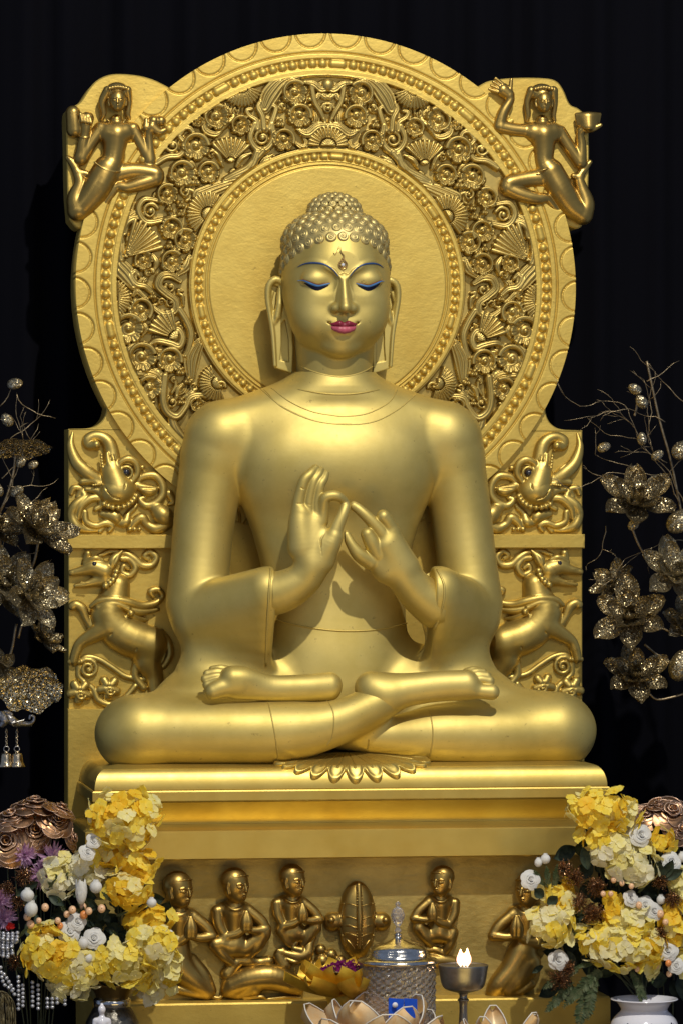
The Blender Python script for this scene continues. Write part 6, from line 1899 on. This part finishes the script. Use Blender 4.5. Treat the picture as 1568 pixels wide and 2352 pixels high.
# ---------------------------------------------------------------- pearl strings, tassel
PEARL = plain('grey_pearl', (0.42, 0.43, 0.48), 0.18, 0.35, coat=0.8)
ps = thing('pearl_garland', 'grey pearl bead strings hanging at the lower left edge, under the left bouquet', 'bead garland', P(40, 2330, 540))
def string(pts, r=4.4, d=540, sp=2.05):
    cp = catmull([P(*c7(x, y), d) for x, y in pts], 14); g = Geo(); acc = 1e9; last = cp[0]
    for p in cp:
        if np.linalg.norm(p - last) >= r * sp or acc > 1e8: g.add(ball_geo(p, r, 10, 7)); last = p; acc = 0
    g.out('pearl_string', PEARL, ps)
for x, y0, y1 in [(270, 780, 1250), (335, 900, 1240), (478, 860, 1250), (560, 900, 1285), (695, 1100, 1275), (768, 1100, 1275), (840, 1100, 1200), (955, 1120, 1190)]: string([(x, y0), (x + 2, (y0 + y1) / 2), (x, y1)], 4.3)
string([(10, 640), (30, 800), (70, 900), (160, 960), (240, 1080)]); string([(60, 740), (130, 850), (180, 940), (220, 1000)])
for k in range(9):
    y = 120 + k * 42
    string([(-20, y), (90 + 30 * math.sin(k), y + 26), (180 + 40 * math.cos(k * 2), y + 18), (300 - 18 * k + 10, y + 40 * math.sin(k))], 4.6, 535 + (k % 3) * 7)
tl = thing('tassel', 'dark olive silk tassel hanging at the bottom left corner', 'tassel', P(10, 2352, 560))
g = Geo()
for k in range(60):
    x0 = rn.uniform(-60, 60); x1 = x0 * 0.8 + rn.uniform(60, 190) * (1 if x0 > 0 else 0.3)
    g.add(tube_geo([P(*c7(*p[:2]), 556 + rn.uniform(-8, 8)) for p in catmull([(-20 + x0, 990, 0), (x0 + 60, 1010 + abs(x0) * 0.5, 0), (x1, 1180, 0), (x1 + 18, 1480, 0), (x1 + 16, 1800, 0)], 4)], 1.5, 4))
g.out('strands', metal_paint('olive_silk_thread', (0.16, 0.13, 0.06), (0.06, 0.05, 0.03), 0.45, 0.4, 0.2, 90, 300, 0.002, 40), tl)
rc_ = Geo()
rf = thing('red_flower', 'small red silk flower above the grey pearl strings', 'artificial flower', P(*c7(150, 40), 530))
r4 = random.Random(5)
for k in range(14):
    p = unit(np.array([r4.gauss(0, 1), abs(r4.gauss(0, .5)), r4.gauss(0, 0.5)])); rc_.add(petal(P(*c7(150, 40), 530), p, unit(np.array([0, 1, 0.1]) - p * p[1]), 11, 4.5, 0.3, 0.1))
rc_.out('petals', petal_mat('red_silk', (0.45, 0.02, 0.02), (0.55, 0.04, 0.03)), rf)

# ---------------------------------------------------------------- things on the altar table in front
wf = thing('figurine', 'tiny glossy white seated figurine in front of the dark vase', 'figurine', foot_of(234, 2352, 640))
B = Sdf(P(205, 2480, 610), P(262, 2300, 672), 0.9)
B.ell(P(234, 2320, 640), (8.0, 8.0, 10.0)); B.ell(P(234, 2309, 638), (3.6, 3.6, 4), 2); B.seg(P(234, 2328, 638), P(234, 2340, 638), 5, 6, 3)
B.seg(P(223, 2346, 638), P(245, 2346, 638), 7, 7, 4); B.seg(P(234, 2350, 638), P(234, 2390, 638), 13, 12, 5)
for q in (-1, 1): B.path([(*P(234 + q * 15, 2346, 638), 6), (*P(234 + q * 18, 2375, 640), 5), (*P(234 + q * 4, 2392, 650), 4.5)], 3)
B.seg(P(212, 2405, 642), P(256, 2405, 642), 11, 11, 5); B.seg(P(214, 2425, 640), P(254, 2425, 640), 13, 13, 4); B.seg(P(234, 2430, 640), P(234, 2470, 640), 24, 26, 5)
mesh('body', *B.mesh(1), PORC, wf)

# crystal jar
cj = thing('crystal_jar', 'cut crystal jar with a domed lid and tall knob in front of the frieze', 'glass jar', foot_of(915, 2330, 600))
CRY = plain('cut_crystal', (0.80, 0.79, 0.82), 0.06, 0.0, trans=0.85, coat=0.3)
CRY.node_tree.nodes['Principled BSDF'].inputs['IOR'].default_value = 1.5
SILV = metal_paint('bright_silver', (0.72, 0.70, 0.66), (0.5, 0.48, 0.44), 0.14, 1.0, 0.3, 120, 400, 0.002, 60)
jx = P(913, 2213, 600); jb = P(913, 2352, 600)
zt = jx[2]; zb = TZ
def diam(an, z, n=22, amp=0.035):
    k = an * n / (2 * math.pi); q = z / 15.0
    return amp * (abs(((k + q) % 1) * 2 - 1) + abs(((k - q) % 1) * 2 - 1) - 1)
V = []; F = []; seg = 132; nz = 70; r0 = 83
H_ = zt - zb
for i in range(nz + 1):
    zz = zb + (H_ - 2) * i / nz
    rr = r0 * (0.94 + 0.04 * i / nz)
    for j in range(seg):
        an = 2 * math.pi * j / seg
        lowbead = (zt - zz) > 84
        k = diam(an, zz) if not lowbead else 0.03 * math.sin(an * 24) * math.sin(zz * 0.5)
        V.append((jx[0] + rr * (1 + k) * math.sin(an), 600 + rr * (1 + k) * math.cos(an), zz))
for i in range(nz):
    for j in range(seg): F.append((i * seg + j, i * seg + (j + 1) % seg, (i + 1) * seg + (j + 1) % seg, (i + 1) * seg + j))
F.append(tuple(range(seg)))
F.append(tuple(nz * seg + j for j in range(seg))[::-1])
g = Geo(); g.add((V, F)); g.out('body', CRY, cj, smooth=False)
g = Geo(); g.add(lathe_geo((jx[0], 600, zt), [(76, -4), (84, -2), (88, 2), (88, 6), (84, 10), (72, 12), (66, 14), (66, 22), (64, 26)], 72)); g.out('rim', SILV, cj)
g = Geo(); g.add(lathe_geo((jx[0], 600, zt), [(c[0], c[1]) for c in catmull([(64, 24, 0), (62, 32, 0), (50, 40, 0), (30, 46, 0), (12, 52, 0), (7, 58, 0), (9, 62, 0), (5, 66, 0)], 4)], 64, lambda an, i: 0.012 * math.sin(an * 32))); lid = g.out('lid', SILV, cj)
g = Geo(); g.add(lathe_geo((jx[0], 600, zt), [(c[0], c[1]) for c in catmull([(4, 64, 0), (8, 70, 0), (4, 78, 0), (12, 92, 0), (15, 104, 0), (11, 116, 0), (4, 122, 0), (6, 128, 0), (1, 134, 0)], 4)], 12, lambda an, i: 0.06 * math.sin(an * 6))); g.out('knob', CRY, lid, smooth=False)

# blue folded card in front of the jar
bc_ = thing('folded_card', 'small bright blue folded card with a white dot leaning on the crystal jar', 'card', P(925, 2340, 700))
BLUEC = plain('blue_card', (0.01, 0.09, 0.62), 0.4)
g = Geo()
def slab4(g, pts, th=1.6, m=0):
    n_ = unit(np.cross(pts[1] - pts[0], pts[2] - pts[0]))
    V = [p for p in pts] + [p + n_ * th for p in pts]; n = len(pts)
    F = [tuple(range(n)), tuple(range(n, 2 * n))[::-1]] + [(i, (i + 1) % n, n + (i + 1) % n, n + i)[::-1] for i in range(n)]
    g.add((V, F), m)
slab4(g, [P(892, 2352 + 40, 702), P(922, 2352 + 40, 694), P(927, 2296, 690), P(892, 2293, 698)])
g.out('front_flap', BLUEC, bc_, smooth=False)
g = Geo(); slab4(g, [P(934, 2392, 694), P(957, 2392, 704), P(957, 2296, 700), P(927, 2294, 690)]); g.out('back_flap', BLUEC, bc_, smooth=False)
g = Geo(); c_ = P(907, 2310, 706); g.add(lathe_geo((0, 0, 0), [(0.2, 0), (6, 0), (6, 1), (0.2, 1)], 24)); g.V = [(c_[0] + a, c_[1] + c - 3, c_[2] + b) for a, b, c in g.V]; g.out('white_dot', plain('white_ink', (0.8, 0.8, 0.85), 0.5), bc_)

# oil lamp
ol = thing('oil_lamp', 'pewter goblet lamp with a burning flame right of the crystal jar', 'oil lamp', foot_of(1062, 2350, 640))
PEW = metal_paint('pewter', (0.34, 0.33, 0.30), (0.22, 0.21, 0.19), 0.32, 0.95, 0.15, 60, 300, 0.002, 30)
lx = P(1063, 2219, 640)
prof = [(0.5, -2), (30, -3), (50, -1), (53, 2), (54, 0), (52, -12), (48, -36), (42, -48), (30, -54), (14, -58), (9, -62), (9, -70), (13, -74), (9, -80), (9, -110), (14, -150), (26, -190), (50, -230), (54, TZ - lx[2] + 6), (52, TZ - lx[2])]
prof = [(r_, z) if z > -235 or True else (r_, z) for r_, z in prof]
g = Geo(); g.add(lathe_geo(tuple(lx), [(c[0], c[1]) for c in catmull([(a, b, 0) for a, b in prof], 3)][::-1], 56)); g.out('goblet', PEW, ol)
g = Geo()
FL = plain('flame', (1.0, 0.75, 0.4), 0.5, emis=(1.0, 0.62, 0.30), estr=2.6)
lw = FL.node_tree.nodes.new('ShaderNodeLayerWeight'); lw.inputs[0].default_value = 0.35
fr_ = _ramp(FL.node_tree, lw.outputs['Facing'], [(0.1, (1.0, 0.9, 0.66)), (0.75, (0.9, 0.22, 0.08))])
FL.node_tree.links.new(fr_.outputs[0], FL.node_tree.nodes['Principled BSDF'].inputs['Emission Color'])
for q, hh in ((-8, 34), (7, 36), (0, 24)):
    g.add(lathe_geo((lx[0] + 2 + q, 640, lx[2] - 2), [(c[0], c[1]) for c in catmull([(1.0, 0, 0), (7.5, 9, 0), (8.5, 18, 0), (5, 28, 0), (0.6, hh + 4, 0)], 4)], 16))
g.out('flame', FL, ol)
g = Geo(); g.add(tube_geo([(lx[0] - 14, 640, lx[2] - 4), (lx[0] - 2, 640, lx[2] + 3)], 1.6, 6)); g.out('wick', plain('wick', (0.1, 0.08, 0.06), 0.8), ol)
pl_ = bpy.data.lights.new('flame_light', 'POINT'); pl_.energy = 0.25; pl_.color = (1, 0.6, 0.3); pl_.shadow_soft_size = 0.015
po = bpy.data.objects.new('flame_light', pl_); link(po); po.location = W((lx[0], 640, lx[2] + 46))

# golden lotus bowl with a dish of magenta petals
GOLDL = metal_paint('gold_lotus_petal', (0.78, 0.52, 0.05), (0.62, 0.36, 0.03), 0.45, 0.45, 0.2, 60, 300, 0.002, 30)
def lotus_bowl(label, u, v, d, r, rows, mat, mat2, name='lotus_bowl', cat='lotus bowl', z0=None, two=True):
    t = thing(name, label, cat, foot_of(u, v, d)); c = P(u, v, d)
    r5 = random.Random(int(u))
    for ly, (k, up, L, wd, hz) in enumerate(rows):
        for i in range(k):
            an = i * 2 * math.pi / k + ly * math.pi / k
            out = np.array([math.sin(an), math.cos(an), 0])
            dr = unit(out + np.array([0, 0, up])); nn = unit(np.array([0, 0, 1]) - dr * dr[2])
            rl = r5.uniform(0.82, 1.08) if two else 1
            g = Geo(); Vp, Fp = petal(c + out * r * 0.25 + np.array([0, 0, hz]), dr, nn, r * L * rl, r * wd, 0.55, 0.22, 12, 8, 'lotus')
            g.add((Vp, Fp), 0)
            if two:
                # light rim running along the petal edge
                e = [np.array(Vp[i_ * 9]) for i_ in range(13)] + [np.array(Vp[i_ * 9 + 8]) for i_ in range(12, -1, -1)]
                g.add(tube_geo(e, 1.7, 5), 1)
            g.out('petal', None, t, mats=[mat, mat2])
    g = Geo(); zb_ = TZ - c[2]
    g.add(lathe_geo(tuple(c), [(r * 0.30, rows[-1][4] + 2), (r * 0.34, -4), (r * 0.30, -20), (r * 0.34, zb_ + 6), (r * 0.38, zb_), (2, zb_)][::-1], 40)); g.out('base', mat, t)
    return t
lotus_bowl('gold lotus shaped bowl in front of the deer relief, left of the crystal jar', 800, 2283, 520, 150, [(8, 0.12, 0.72, 0.27, -8), (8, 0.40, 0.56, 0.27, 2)], GOLDL, GOLDL, two=False)
pd = thing('petal_dish', 'silver dish heaped with magenta flower petals, resting in the gold lotus bowl', 'dish', P(800, 2250, 510))
pc = P(784, 2230, 545)
g = Geo(); g.add(lathe_geo(tuple(pc), [(2, -10), (30, -9), (50, 0), (52, 1), (50, 2), (30, -6), (2, -7)], 40)); g.out('dish', SILV, pd)
g = Geo(); r6 = random.Random(3)
for k in range(420):
    rr = 54 * math.sqrt(r6.random()); an = r6.uniform(0, 6.28); hz = 30 * (1 - (rr / 50)) * r6.uniform(0.5, 1) + 1
    p = pc + np.array([rr * math.cos(an) + 6, rr * math.sin(an), hz]); dr = unit(np.array([r6.gauss(0, 1), r6.gauss(0, 1), r6.gauss(0, 0.6)])); nn = unit(np.cross(dr, (0.3, 0.5, 0.7)))
    g.add(petal(p, dr, nn, 6, 2.4, 0.4, 0.3, 2, 2, 'leaf'))
o_ = g.out('petals', petal_mat('magenta_petal', (0.20, 0.01, 0.13), (0.42, 0.03, 0.26)), pd); o_['kind'] = 'stuff'

IVORY = plain('ivory_shell_edge', (0.72, 0.68, 0.62), 0.4, var=0.15)
SHELL = metal_paint('amber_shell_petal', (0.76, 0.58, 0.34), (0.68, 0.38, 0.12), 0.35, 0.15, 0.2, 40, 200, 0.002, 22)
lotus_bowl('ivory edged amber lotus candle holder in front of the crystal jar', 866, 2434, 730, 185, [(6, 0.42, 0.80, 0.33, -10), (5, 0.95, 0.70, 0.30, 0)], SHELL, IVORY, 'lotus_candle_holder', 'candle holder')
lotus_bowl('ivory edged amber lotus candle holder right of the pewter lamp', 1150, 2440, 700, 150, [(6, 0.38, 0.80, 0.26, -10), (5, 0.95, 0.76, 0.18, 0)], SHELL, IVORY, 'lotus_candle_holder', 'candle holder')
# ================================================================ surroundings
def curtain():
    nx, nz = 240, 12
    V = []; 
    rnd = random.Random(8)
    ph = [rnd.uniform(0, 6.28) for _ in range(6)]
    for j in range(nz + 1):
        for i in range(nx + 1):
            x = -1900 + 3800 * i / nx; z = -1800 + 3600 * j / nz
            d = -330 + 18 * math.sin(x * 0.045 + ph[0] + 0.4 * math.sin(x * 0.011)) + 9 * math.sin(x * 0.083 + ph[1]) + 14 * math.sin(x * 0.019 + ph[2])
            V.append((x, d, z))
    F = []
    for j in range(nz):
        for i in range(nx):
            a = j * (nx + 1) + i
            F.append((a, a + 1, a + nx + 2, a + nx + 1))
    m, nt, b = mat_new('black_navy_velvet')
    b.inputs['Base Color'].default_value = (0.0010, 0.0011, 0.0030, 1)
    b.inputs['Roughness'].default_value = 0.95
    b.inputs['Specular IOR Level'].default_value = 0.1
    o = mesh('curtain_backdrop', V, np.array(F), m)
    tag(o, None, None, kind='structure')
curtain()
g = Geo(); g.add(([(-1900, -330, Pz(2560, 300)), (1900, -330, Pz(2560, 300)), (1900, 1400, Pz(2560, 300)), (-1900, 1400, Pz(2560, 300))], [(0, 1, 2, 3)[::-1]]))
tag(g.out('altar_table_surface', plain('dark_altar_cloth', (0.05, 0.035, 0.02), 0.6), smooth=False), None, None, kind='structure')
